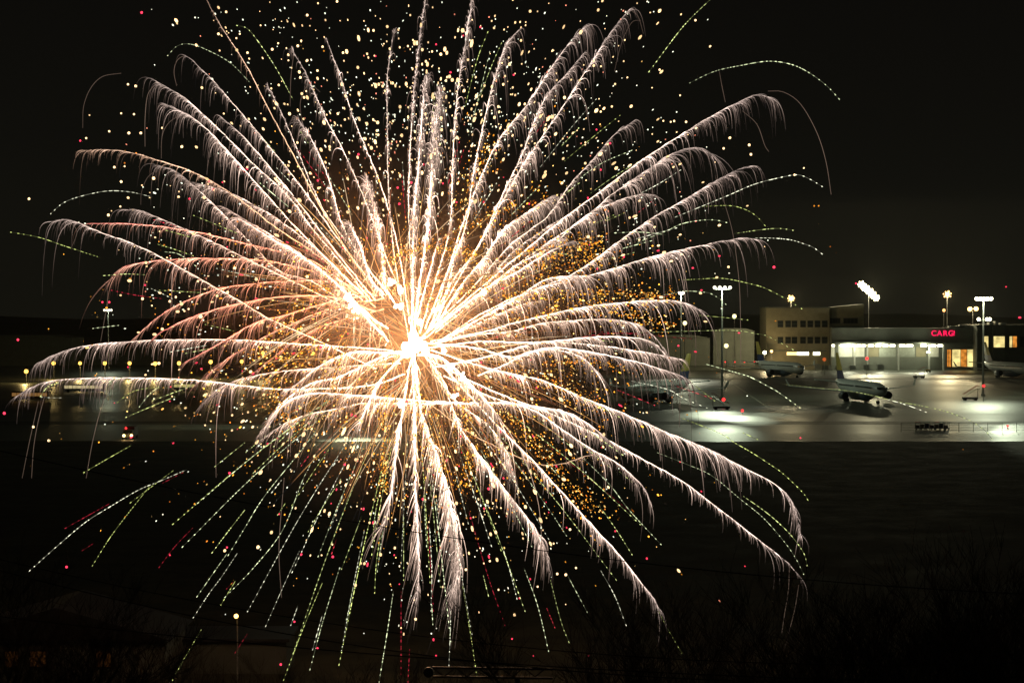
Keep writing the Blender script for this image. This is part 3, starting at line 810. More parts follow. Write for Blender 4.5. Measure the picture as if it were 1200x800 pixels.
# every comet: points from the core outwards, hue, brightness, strands per px, strand length
TRAILS = [
 ([(440,345),(380,250),(337,169),(311,121),(287,74),(262,36),(240,-3)],'o',.9,.35,9),
 ([(450,350),(400,285),(350,215),(310,165),(270,118),(245,90),(222,68)],'w',.8,.8,20),
 ([(435,352),(400,308),(365,267),(338,230),(297,192),(257,152),(216,115),(182,95)],'w',1.0,1.1,26),
 ([(425,345),(380,300),(338,257),(290,203),(243,152),(215,132),(199,125)],'w',1.0,1.1,28),
 ([(440,360),(380,305),(324,267),(280,233),(236,206),(189,189),(142,177),(98,176)],'o',1.2,.65,16),
 ([(420,368),(370,332),(330,319),(307,299),(262,251),(236,226),(209,203),(186,194)],'w',.8,.9,26),
 ([(430,372),(360,338),(285,301),(253,285),(213,267),(168,248),(150,246)],'w',.8,.9,24),
 ([(420,345),(370,308),(328,295),(285,285),(235,273),(184,265),(139,262),(103,262)],'r',1.2,.6,15),
 ([(440,432),(380,402),(319,375),(276,350),(240,330),(199,307),(154,285),(123,274),(82,258),(60,260)],'w',.85,.7,22),
 ([(430,345),(380,322),(330,309),(307,305),(251,303),(204,304),(168,308),(145,313),(132,325)],'r',1.25,.5,38),
 ([(440,345),(390,330),(328,330),(285,334),(251,340),(217,353),(186,371),(159,395)],'r',1.2,.45,34),
 ([(440,365),(390,348),(328,348),(285,355),(251,363),(217,375),(186,391),(178,399)],'r',1.1,.5,30),
 ([(450,345),(398,351),(328,371),(307,375),(285,386),(253,405),(216,425)],'r',1.1,.5,30),
 ([(450,350),(398,358),(338,381),(304,398),(270,418),(236,445)],'r',1.1,.5,30),
 ([(450,362),(400,375),(371,385),(338,405),(300,435)],'r',1.0,.5,26),
 ([(470,412),(430,408),(338,402),(270,398),(203,398),(152,400),(101,405),(68,414),(48,424)],'w',1.1,1.1,22),
 ([(475,438),(430,452),(338,456),(287,452),(236,446),(169,443),(101,443),(61,446),(36,454),(20,464)],'w',1.15,.9,20),
 ([(470,425),(398,430),(338,434),(290,442),(263,452),(240,470)],'w',1.0,1.0,32),
 ([(485,415),(452,413),(422,412),(400,416),(370,432),(345,452)],'w',1.2,1.0,34),
 ([(478,412),(454,415),(400,440),(365,449),(331,472),(310,503)],'w',1.3,1.3,26),
 ([(540,472),(500,470),(430,464),(400,462),(365,461),(335,472),(314,500)],'w',1.2,1.3,26),
 ([(560,472),(500,473),(430,472),(400,478),(371,483),(338,494),(310,513)],'w',1.2,1.0,28),
 ([(482,410),(467,422),(445,447),(431,474),(420,501)],'w',1.3,1.3,30),
 ([(480,415),(452,420),(422,440),(404,465),(388,495)],'w',1.0,1.0,26),
 ([(484,415),(479,434),(474,467),(467,512),(461,560),(456,591),(451,612)],'w',1.1,1.5,34),
 ([(483,415),(485,460),(486,500),(487,560),(489,610),(491,665),(489,699)],'w',1.0,1.4,34),
 ([(485,412),(487,430),(494,483),(512,535),(525,581),(535,631),(537,665),(532,690)],'w',2.6,5.0,40),
 ([(495,412),(521,449),(528,472),(544,508),(566,539),(589,570),(616,604),(636,635),(643,662)],'w',1.7,2.0,30),
 ([(510,440),(539,474),(571,497),(591,526),(600,555)],'w',1.4,1.8,30),
 ([(520,430),(573,488),(602,517),(627,542),(650,567),(687,608),(724,648),(761,695),(772,712)],'w',1.3,1.0,24),
 ([(520,440),(575,465),(622,479),(656,501),(690,524),(724,543),(751,567),(761,586)],'w',1.0,1.0,26),
 ([(500,420),(570,455),(640,482),(674,497),(712,515),(757,540),(800,564),(840,594),(884,628),(918,655),(935,672)],'w',1.2,.85,20),
 ([(505,410),(550,425),(600,438),(634,445),(667,459),(694,470),(735,486),(780,506),(825,524),(868,546),(908,567),(928,588),(938,625)],'w',1.2,1.0,34),
 ([(510,470),(539,472),(591,472),(625,476),(660,482),(690,497),(712,515)],'w',1.5,1.6,28),
 ([(500,402),(560,408),(600,418),(645,407),(701,414),(757,427),(800,441)],'w',1.1,.9,24),
 ([(500,408),(560,400),(600,401),(656,401),(712,406),(757,413),(795,420)],'w',1.15,1.1,22),
 ([(510,430),(570,418),(622,403),(645,400),(690,395),(735,395),(762,400),(776,412)],'w',1.0,1.0,26),
 ([(510,402),(560,392),(600,388),(634,379),(679,375),(712,374),(744,379),(765,392),(778,410)],'w',1.0,1.0,28),
 ([(520,398),(570,388),(600,379),(645,368),(690,359),(735,354),(780,352),(802,355),(818,362)],'w',1.0,.8,30),
 ([(515,400),(550,380),(600,352),(634,330),(656,324),(690,323)],'w',1.2,1.5,28),
 ([(520,400),(560,375),(611,346),(645,334),(701,320),(757,303),(802,292),(847,283),(870,279),(885,281)],'w',1.1,.8,28),
 ([(515,400),(560,370),(600,350),(667,323),(701,301),(735,276),(769,253),(797,237),(831,217),(865,199),(880,195)],'w',1.0,.9,30),
 ([(510,390),(560,350),(600,314),(645,289),(680,258),(719,237),(752,228),(766,230)],'w',.9,1.0,22),
 ([(500,395),(560,345),(620,300),(685,255),(719,226),(752,204),(786,181),(815,173),(828,178)],'w',1.0,1.1,40),
 ([(500,390),(560,340),(610,298),(658,258),(707,222),(752,188),(797,159),(831,138),(865,120),(887,111),(898,114)],'w',1.05,1.0,22),
 ([(495,395),(560,330),(600,285),(640,255),(669,215),(696,186),(719,159),(741,143)],'w',.75,.8,24),
 ([(505,385),(530,340),(572,267),(589,235),(616,189),(653,135),(690,78),(715,40),(733,17)],'w',.9,.8,26),
 ([(500,390),(530,330),(560,290),(590,225),(610,185),(636,120),(663,88),(683,64)],'w',1.1,1.2,22),
 ([(505,385),(530,300),(552,236),(582,169),(616,125),(643,84),(663,56),(681,36)],'w',1.0,1.1,26),
 ([(498,385),(520,330),(545,267),(555,203),(569,135),(579,95),(592,55),(606,37)],'w',1.0,1.2,22),
 ([(492,390),(510,330),(527,267),(530,203),(533,142),(538,95),(545,51),(555,-10)],'w',1.0,1.2,22),
 ([(487,390),(482,330),(479,236),(481,169),(486,98),(493,37),(500,-10)],'w',.85,1.1,16),
 ([(480,400),(465,320),(456,236),(454,142),(454,90),(461,40)],'w',.65,.8,14),
 ([(482,390),(484,330),(484,267),(491,186),(496,118),(501,93)],'w',1.8,3.2,24),
 ([(485,390),(492,330),(501,267),(506,200),(510,150),(515,110)],'w',2.0,4.0,28),
 ([(480,380),(472,320),(461,267),(447,219),(430,176),(413,135),(398,88),(383,47)],'w',1.1,1.1,9),
 ([(470,345),(452,300),(434,250),(417,209),(400,172),(385,145),(371,115),(358,85),(344,62)],'w',.8,.9,16),
 ([(455,345),(420,300),(385,255),(368,223),(351,182),(331,135),(314,101)],'w',.75,.8,12),
 ([(455,345),(425,305),(402,265),(385,209),(368,169),(351,142)],'w',1.0,1.2,22),
 ([(462,355),(452,335),(448,297),(439,245),(430,213)],'w',2.4,4.5,26),
 ([(450,345),(434,326),(423,290),(410,263)],'w',2.4,4.5,22),
 ([(488,375),(493,357),(504,317),(513,283)],'w',1.5,1.6,14),
 ([(515,375),(540,335),(569,300),(589,270),(616,250),(640,234)],'w',2.0,4.0,26),
 ([(512,375),(518,361),(528,321),(535,287)],'w',2.0,1.8,16),
 ([(505,385),(525,371),(562,344),(596,300),(636,270),(655,258)],'w',1.1,1.4,20),
 ([(510,385),(569,338),(602,321),(640,297),(665,285)],'w',1.0,1.2,18),
 ([(505,400),(525,395),(569,375),(609,358),(628,354)],'w',1.2,1.5,22),
 ([(448,392),(430,372),(407,344),(362,306),(317,279),(284,258)],'w',2.2,3.6,26),
 ([(455,385),(430,368),(407,345),(395,320)],'w',1.6,2.0,26),
 ([(455,400),(441,378),(425,362),(407,350),(402,342)],'w',2.8,6,34),
 ([(490,415),(515,418),(535,434),(557,456),(580,482)],'w',2.6,5.5,30),
 ([(560,440),(590,428),(620,412),(650,410),(680,418),(704,440)],'w',1.0,1.2,30),
 ([(425,352),(380,318),(330,283),(295,262),(262,243)],'w',1.2,1.5,22),
 ([(500,470),(540,500),(575,520),(640,545),(697,532),(724,543),(751,567)],'o',.5,.3,12),
 ([(430,350),(380,300),(330,260),(290,236),(258,222),(230,215)],'w',.9,1.4,22),
 ([(440,352),(395,296),(352,240),(316,196),(285,160),(262,140)],'w',.9,1.2,20),
]
def depth_for(pts, seed):
    rs = np.random.default_rng(seed)
    e = np.array(pts[-1], float); r = math.hypot(e[0] - CX, e[1] - CY)
    return rs.uniform(-1, 1) * math.sqrt(max(0, 470 ** 2 - r * r)) * PXM * .75
def build_trail(k, pts, hue, br, dens, ln):
    rs = np.random.default_rng(100 + k)
    Z = depth_for(pts, k)
    n = 60
    c, Ls = curve(pts, n)
    s = np.linspace(0, 1, n)
    wob = rs.normal(0, .25, (n, 2)); c = c + wob
    rad = np.hypot(c[:, 0] - CX, c[:, 1] - CY)
    end_r = max(rad.max(), 1)
    dep = FD + Z * (rad / end_r)
    P = atn(c[:, 0], c[:, 1], dep) - burst_o
    ci, co, cf = [np.array(v) for v in HUES[hue]]
    ci = ci * br; co = co * br; cf = cf * min(1.6, br ** .7)
    flick = 1 + rs.normal(0, .12, n)
    Cc = (ci * (1 - s[:, None]) + co * s[:, None]) * flick[:, None] * (1 + .8 * np.exp(-rad / 70))[:, None]
    Cc = Cc * (1 - np.exp(-((c[:, 0] - 320) / 130) ** 2 - ((c[:, 1] - 345) / 85) ** 2)[:, None] * np.array([0, .22, .34]))
    fade = np.clip((1 - s) / .16, .3, 1) * 1.25; Cc *= fade[:, None]
    rr = (0.56 + .12 * br) * PXM * (1 - .5 * s) * (1 + .35 * np.exp(-rad / 80)) * (.8 + .2 * flick)
    if hue == 'r': rr *= 1.25
    V, Fc, C = tubes(P[None], rr[None], Cc[None])
    head = heat_mesh('comet_trail', V, Fc, C, burst)
    # strands of shed sparks
    N = int(Ls * dens * 1.35); m = 10
    if N < 3: return
    # the comet sheds its sparks in uneven puffs
    gx = np.linspace(0, 1, 26); puff = rs.gamma(1.6, .6, 26).clip(.15, 3)
    cand = np.clip(rs.beta(1.35, 1.0, N * 4) + .03, .05, 1.0)
    pr_ = np.interp(cand, gx, puff) * np.interp(cand, [0, .85, 1], [1, 1, .55])
    t0 = cand[rs.choice(N * 4, N, p=pr_ / pr_.sum())]
    puffb = rs.uniform(.6, 1.35, 26); puffl = rs.uniform(.65, 1.4, 26)
    tang = np.gradient(c, axis=0); tang /= np.linalg.norm(tang, axis=1, keepdims=True)
    # smooth tangents
    kx = np.ones(7) / 7
    tang = np.stack([np.convolve(np.pad(tang[:, i], 3, 'edge'), kx, 'valid') for i in (0, 1)], -1)
    px = np.stack([np.interp(t0, s, c[:, i]) for i in (0, 1)], -1)
    tg = np.stack([np.interp(t0, s, tang[:, i]) for i in (0, 1)], -1)
    dp = np.interp(t0, s, dep)
    heavy = (rs.gamma(1.25, .42, N) + .16) * np.interp(t0, gx, puffl)
    long_ = rs.random(N) < .05 * (t0 > .35)
    b = ln * (.34 + .50 * t0) * heavy * np.where(long_, 2.6, 1)
    a = ln * (.26 + .46 * t0) * np.sqrt(heavy) * rs.uniform(.5, 1.25, N)
    a = np.where(tg[:, 1] > .45, b * .42 + 1.5, a); b = np.where(tg[:, 1] > .45, b * .58 * np.interp(t0, [0, .7, 1], [1, 1, .6]), b)     # falling comets: the shed sparks fall beside them
    ang = rs.normal(0, .10 + .16 * (np.abs(tg[:, 1]) > .8), N)
    dirx = tg[:, 0] * np.cos(ang) - tg[:, 1] * np.sin(ang); diry = tg[:, 0] * np.sin(ang) + tg[:, 1] * np.cos(ang)
    wind = np.where(tg[:, 1] > .45, -.24, .02) * b + rs.normal(0, .05, N) * b
    u = np.linspace(0, 1, m)[None]
    e1 = (1 - np.exp(-2.6 * u)) / .926
    X = px[:, :1] + dirx[:, None] * a[:, None] * e1 + wind[:, None] * u ** 1.3
    Yy = px[:, 1:] + diry[:, None] * a[:, None] * e1 + b[:, None] * u ** 1.75
    D = dp[:, None] + (rs.normal(0, .10, N) * b * PXM)[:, None] * u * 3
    PS = atn(X, Yy, D) - burst_o
    core_r = np.hypot(px[:, 0] - CX, px[:, 1] - CY)
    bright = rs.gamma(2.6, .36, N).clip(.2, 2.6) * np.interp(t0, [0, .3, .7, .9, 1], [1.25, 1.15, .78, .45, .28]) * np.interp(t0, gx, puffb) * (1 + 2.2 * np.exp(-core_r / 140))
    fadeu = (1 - u) ** 2.3 * .95 + .05
    warm = np.exp(-core_r / 190)[:, None, None]
    redd = np.exp(-((px[:, 0] - 320) / 130) ** 2 - ((px[:, 1] - 345) / 85) ** 2)[:, None, None]
    base = cf[None, None] * (1 - warm * np.array([-.15, .12, .48])) * (1 - redd * np.array([-.05, .30, .42])) * bright[:, None, None] * 2.25
    tip = np.array([.62, .34, .22]) * min(1.2, br)
    CS = base * fadeu[..., None] + tip[None, None] * bright[:, None, None] * (.42 * (u * (1 - u) * 2.2))[..., None]
    # broken glitter along the strand
    CS *= (1 + rs.normal(0, .22, (N, m)))[..., None].clip(.3, 2)
    RS = (.33 * PXM) * (1 - .45 * u) * rs.uniform(.75, 1.2, N)[:, None]
    V, Fc, C = tubes(PS, RS, np.clip(CS, .01, None))
    heat_mesh('spark_fringe', V, Fc, C, head)
for k, (pts, hue, br, dens, ln) in enumerate(TRAILS): build_trail(k, pts, hue, br, dens, ln)

# lone long falling sparks (thin hooks at the outer edge)
HOOKS = [[(207,101),(204,85),(207,72),(215,66),(222,68)], [(97,150),(98,125),(106,104),(120,90),(142,86)], [(189,186),(190,160),(197,145),(209,136)],
 [(165,240),(166,225),(173,208),(186,198)], [(170,172),(170,140),(173,112),(181,100)], [(843,84),(846,101),(850,120)],
 [(900,107),(918,108),(938,122),(957,155),(968,190),(974,228)], [(838,206),(848,235),(858,270),(864,310),(867,345),(868,400),(868,430)],
 [(870,130),(887,146),(896,170),(901,178)], [(918,763),(926,735),(932,710),(936,685)], [(916,742),(920,715),(924,690),(925,660)],
 [(60,262),(75,258),(90,270),(84,290)], [(37,560),(40,520),(48,480),(60,440)], [(101,560),(108,520),(118,480),(130,450)],
 [(720,84),(728,52),(740,27),(751,24)], [(754,40),(748,20),(740,13)], [(340,125),(341,90),(344,66)], [(355,150),(352,120),(362,99),(375,108)],
 [(815,430),(815,395),(810,370)], [(796,500),(797,460),(795,420)], [(723,470),(722,430),(716,400)],
 [(540,520),(545,470)], [(26,560),(34,520),(45,470)], [(123,330),(126,350),(118,400)], [(330,700),(327,640),(333,560)]]
rs = np.random.default_rng(5)
for i, h in enumerate(HOOKS):
    c, L_ = curve(h, 26); dep = FD + rs.uniform(-8, 8)
    P = atn(c[:, 0], c[:, 1], np.full(26, dep)) - burst_o
    q = np.linspace(0, 1, 26)[:, None]; C = np.array([.17, .115, .085]) * (1.1 - .8 * np.abs(q - .6)) * rs.uniform(.6, 1.1)
    V, Fc, C = tubes(P[None], np.full((1, 26), .36 * PXM), C[None])
    if i < 18: heat_mesh('falling_spark', V, Fc, C, burst)
    else: heat_mesh('falling_spark', V, Fc, C, burst)

# straight fine orange streaks around the core: too many to count
P_, R_, C_ = [], [], []
src = [(470, 395), (500, 405), (445, 350), (425, 352), (515, 420), (485, 430), (480, 360)]
for i in range(330):
    sx, sy = src[rs.integers(len(src))]; an = rs.uniform(0, 2 * math.pi); L_ = min(170, rs.gamma(3, 34) + 20); s0 = rs.uniform(6, 55)
    up = math.sin(an)
    t = np.linspace(0, 1, 14)
    x = sx + math.cos(an) * (s0 + L_ * t) * 1.1; y = sy - up * (s0 + L_ * t) + (L_ * .0013 * L_) * t ** 2
    dd = rs.uniform(-1, 1) * L_ * PXM
    P_.append(atn(x, y, FD + dd * t) - burst_o)
    R_.append(np.full(14, rs.uniform(.22, .40) * PXM))
    cc = np.array([[1.8, 1.0, .40], [1.6, .75, .25], [2.0, 1.4, .8], [1.1, .35, .15]][rs.integers(4)]) * rs.uniform(.35, .95)
    C_.append(cc[None] * np.sin(np.clip(t * 1.05 + .12, 0, 1) * math.pi)[:, None] ** .6)
V, Fc, C = tubes(np.array(P_), np.array(R_), np.array(C_))
fs = heat_mesh('fine_streaks', V, Fc, np.clip(C, .01, None), burst); tag(fs, 'fine straight orange streaks around the core', kind='stuff')

# dots
OV = np.array([(0, 1.618, 1), (0, -1.618, 1), (0, 1.618, -1), (0, -1.618, -1), (1, 0, 1.618), (-1, 0, 1.618), (1, 0, -1.618), (-1, 0, -1.618), (1.618, 1, 0), (-1.618, 1, 0), (1.618, -1, 0), (-1.618, -1, 0)], float) / 1.902
from itertools import combinations
OF = np.array([t for t in combinations(range(12), 3) if all(abs(np.linalg.norm(OV[a] - OV[b]) - 1.051) < .03 for a, b in combinations(t, 2))])
for i, t in enumerate(OF):
    a, b, c = OV[t]
    if np.dot(np.cross(b - a, c - a), a + b + c) < 0: OF[i] = t[::-1]
def dots(xy, r, colr, dep, origin):
    xy = np.asarray(xy, float); n = len(xy)
    ctr = atn(xy[:, 0], xy[:, 1], dep) - origin
    V = ctr[:, None] + OV[None] * r[:, None, None]
    if n > 60:      # drawn out a little along the way each one flies
        dv = np.stack([xy[:, 0] - CX, np.zeros(n), -(xy[:, 1] - CY) - 60], -1); dv /= np.linalg.norm(dv, axis=1, keepdims=True) + 1e-6
        kk = rs.gamma(1.2, .38, n)
        V = V + dv[:, None] * (np.einsum('vk,nk->nv', OV, dv) * (r * kk)[:, None])[..., None]
    Fc = (OF[None] + (np.arange(n) * 12)[:, None, None]).reshape(-1, 3)
    return V.reshape(-1, 3), Fc, np.repeat(colr[:, None], 12, axis=1).reshape(-1, 3)

# bright flares at the heart
FL = [(485, 405, 12), (476, 415, 6.5), (492, 398, 4.5), (497, 411, 5), (458.5, 330, 4.6), (469.5, 340.5, 4.8), (470, 358, 4.0), (464, 359, 3.4), (514, 361, 4.2), (508, 363, 3), (470, 474, 5.6), (451, 415, 3.2), (520, 411, 4), (566, 342, 3.6), (408, 347, 5.5), (414, 356, 5.5), (420, 363, 4.5), (491, 378, 4.5), (528, 430, 5), (543, 443, 4.5), (532, 464, 4), (302, 361, 1.0)]
for (x, y, r) in FL:
    # a lumpy ball of flame
    n0 = 1; pts = [(x, y)] + [(x + rs.normal(0, r * .45), y + rs.normal(0, r * .45)) for _ in range(7)]
    r *= 1.2; rr = np.array([r * .62] + [r * rs.uniform(.22, .42) for _ in range(7)]) * PXM
    cc = np.tile(np.array([9., 7.2, 4.6]), (8, 1))
    V, Fc, C = dots(pts, rr, cc, np.full(8, FD - 7) + rs.normal(0, .3, 8), burst_o)
    heat_mesh('flare', V, Fc, C, burst)

# golden crackle: countless tiny golden grains
gold = []
def arc(pts, n, sd):
    c, L_ = curve(pts, 200); idx = rs.integers(0, 200, n); gold.extend((c[idx] + rs.normal(0, sd, (n, 2)) * rs.gamma(2, .33, (n, 1))).tolist())
arc([(455, 310), (470, 296), (500, 290), (530, 292), (560, 300)], 330, 5)
arc([(500, 360), (560, 335), (610, 315), (650, 300), (700, 285)], 420, 9)
arc([(560, 345), (610, 325), (660, 310), (720, 300)], 300, 12)
arc([(590, 345), (650, 345), (720, 345), (790, 348)], 380, 10)
arc([(600, 300), (640, 290), (690, 284)], 160, 9)
arc([(600, 375), (680, 362), (740, 370), (790, 382)], 260, 8)
arc([(640, 425), (700, 425), (750, 435)], 120, 9)
arc([(310, 440), (330, 480), (360, 505)], 240, 14)
arc([(290, 410), (330, 420), (380, 400)], 240, 14)
arc([(330, 390), (360, 350), (400, 320)], 260, 16)
arc([(400, 400), (390, 450), (400, 500)], 240, 22)
arc([(453, 430), (452, 480), (450, 530), (449, 575)], 330, 6)
arc([(480, 440), (500, 500), (520, 560)], 330, 16)
arc([(540, 460), (550, 520), (545, 580)], 230, 8)
arc([(560, 460), (610, 500), (660, 560), (700, 600)], 420, 17)
arc([(590, 430), (650, 450), (700, 480)], 260, 14)
arc([(540, 250), (560, 200), (570, 160)], 150, 14)
arc([(600, 240), (560, 260), (530, 275)], 120, 6)
arc([(620, 215), (640, 235), (600, 250)], 40, 10)
th = rs.uniform(0, 2 * math.pi, 1700); rg = 40 + rs.gamma(3, 34, 1700)
gold += np.stack([CX + np.cos(th) * rg * 1.35, CY + np.sin(th) * rg], -1).tolist()
gold = np.array(gold + (np.array(gold[::2]) + rs.normal(0, 6, (len(gold[::2]), 2))).tolist()); n = len(gold)
cg = np.array([[1.9, .82, .08], [1.7, .60, .05], [2.3, 1.4, .4], [1.3, .36, .04]])[rs.integers(0, 4, n)] * rs.uniform(.4, 1.4, n)[:, None]
V, Fc, C = dots(gold, rs.gamma(4, .12, n).clip(.26, .9) * PXM, cg * rs.gamma(2.2, .42, n).clip(.15, 2.2)[:, None], FD - 7 + rs.normal(0, 5, n), burst_o)
cr_ = heat_mesh('golden_crackle', V, Fc, C, burst); tag(cr_, 'cloud of tiny golden crackling grains', kind='stuff')

# ---- scattered stars
stars = empty('star_shower', tuple(at(CX, 300, FD))); so = np.array(stars.location)
tag(stars, 'scattered warm white, pale green and red twinkling stars all around the firework burst', 'spark shower')
big = [(150,99),(159,101),(142,133),(157,134),(128,154),(151,156),(165,156),(101,162),(134,196),(146,195),(142,213),(34,233),(127,252),(141,242),(213,172),(190,150),(360,18),(395,2),(256,40),
 (815,24),(773,82),(878,170),(880,181),(848,174),(838,190),(931,205),(942,197),(790,142),(797,112),(804,143),(786,143),(57,516),(39,500),(546,667),(574,657),(630,687),(668,620),(653,672),(663,673),(675,665),
 (206,348),(178,358),(167,350),(221,362),(199,353),(180,209),(290,62),(281,40),(277,45),(319,58),(326,51),(349,54),(353,48),(360,71),(352,91),(359,107),(372,83),(338,71),(378,55),(402,62),(440,19),(518,3),(507,9),
 (580,19),(580,31),(606,10),(636,34),(628,47),(624,52),(616,73),(619,79),(680,25),(701,12),(711,19),(709,34),(750,44),(754,55),(760,3),(762,15),(766,14),(773,13),(731,166),(686,167),(660,186),(673,172),(676,160),(638,206),
 (702,116),(703,124),(704,131),(717,125),(771,140),(793,155),(840,325),(896,289),(843,264),(768,240),(745,256),(700,298),(684,324),(740,325),(797,275),(212,472),(123,497),(58,516),(183,610),(317,562),(321,592),(258,605),(376,604),(457,647),(468,663),(516,641),(523,646),(487,725)]
red = [(94,165),(166,15),(245,212),(222,233),(250,222),(170,334),(120,354),(128,354),(21,398),(5,484),(78,664),(199,650),(269,554),(266,641),(327,602),(345,728),(329,778),(372,759),(404,544),(390,652),(528,85),(563,32),(602,88),(440,66),(420,181),(482,214),(466,220),(519,215),(468,239),(535,237),(699,152),(715,168),(704,199),(689,232),(796,250),(907,313),(1003,332),(938,513),(731,301),(700,315),(822,340),(795,405),(815,412),(866,390),(843,300),
 (629,454),(700,464),(727,475),(684,493),(705,524),(640,588),(577,546),(625,511),(652,546),(541,530),(538,546),(797,541),(690,768),(625,768),(511,768),(508,749),(468,684),(462,650),(426,596),(437,612),(482,599),(600,748),(643,600),(758,654),(721,622),(873,663),(134,472),(154,512),(203,519),(200,453),(199,470),(255,474),(150,430),(236,432),(230,425),(283,322),(300,350),(324,420),(412,486),(416,487),(461,475),(1179,336),(1195,372),(560,550),(590,560)]
nb = 100 - 0
bigp = np.array(big[:])
idx = np.arange(len(bigp))
for i in range(min(60, len(bigp))):
    r = rs.uniform(.95, 1.75) * PXM
    V, Fc, C = dots([(bigp[i][0], bigp[i][1])], np.array([r]), np.array([[2.9, 1.9, .95]]), np.array([FD + rs.normal(0, 7)]), so)
    heat_mesh('white_star', V, Fc, C, stars)
for i in range(min(40, len(red))):
    r = rs.uniform(.9, 1.7) * PXM
    V, Fc, C = dots([red[i]], np.array([r]), np.array([[2.4, .10, .22]]), np.array([FD + rs.normal(0, 7)]), so)
    heat_mesh('red_star', V, Fc, C, stars)
# the uncounted rest
rest = bigp[60:].tolist(); pts = []
def cl(n, cx, cy, sx, sy):
    n = int(n * 1.35); pts.extend(np.stack([rs.normal(cx, sx, n), rs.normal(cy, sy, n)], -1).tolist())
cl(330, 500, 140, 75, 60); cl(130, 440, 130, 60, 50); cl(110, 570, 160, 60, 60); cl(80, 660, 130, 60, 60); cl(70, 330, 120, 50, 55)
cl(130, 490, 560, 85, 50); cl(80, 400, 520, 60, 45); cl(70, 600, 560, 60, 50); cl(60, 240, 340, 55, 55); cl(60, 280, 470, 60, 30)
cl(40, 200, 270, 50, 60); cl(60, 720, 200, 60, 60); cl(40, 760, 320, 50, 60); cl(60, 500, 620, 110, 60); cl(30, 650, 20, 90, 20); cl(25, 300, 20, 60, 15); cl(60, 360, 330, 80, 80); cl(60, 620, 400, 60, 60)
pts = np.array(rest + pts); n = len(pts)
kind = rs.random(n)
cc = np.where((kind < .56)[:, None], np.array([2.5, 1.6, .75]), np.where((kind < .93)[:, None], np.array([1.9, 2.0, 1.55]), np.array([1.6, .5, .3]))) * rs.uniform(.5, 1.25, n)[:, None]
rr = np.where(kind < .56, rs.gamma(5, .2, n).clip(.5, 1.8), rs.uniform(.38, .8, n)) * PXM
V1 = dots(pts, rr, cc, FD - 8 + rs.normal(0, 9, n), so)
# little companions make pairs and triplets
n2 = 320; j = rs.integers(0, n, n2); p2 = pts[j] + rs.normal(0, 4.5, (n2, 2))
V2 = dots(p2, rs.uniform(.4, .9, n2) * PXM, np.tile([1.9, 1.8, 1.3], (n2, 1)) * rs.uniform(.5, 1.1, n2)[:, None], FD + rs.normal(0, 9, n2), so)
rp = np.array(red[40:] + np.stack([rs.normal(490, 130, 90), rs.normal(430, 160, 90)], -1).tolist()); n3 = len(rp)
V3 = dots(rp, rs.uniform(.6, 1.35, n3) * PXM, np.tile([2.0, .10, .20], (n3, 1)) * rs.uniform(.5, 1.2, n3)[:, None], FD + rs.normal(0, 9, n3), so)
ms = heat_mesh('small_stars', *merge([V1, V2, V3]), stars); tag(ms, 'countless small twinkling stars', kind='stuff')

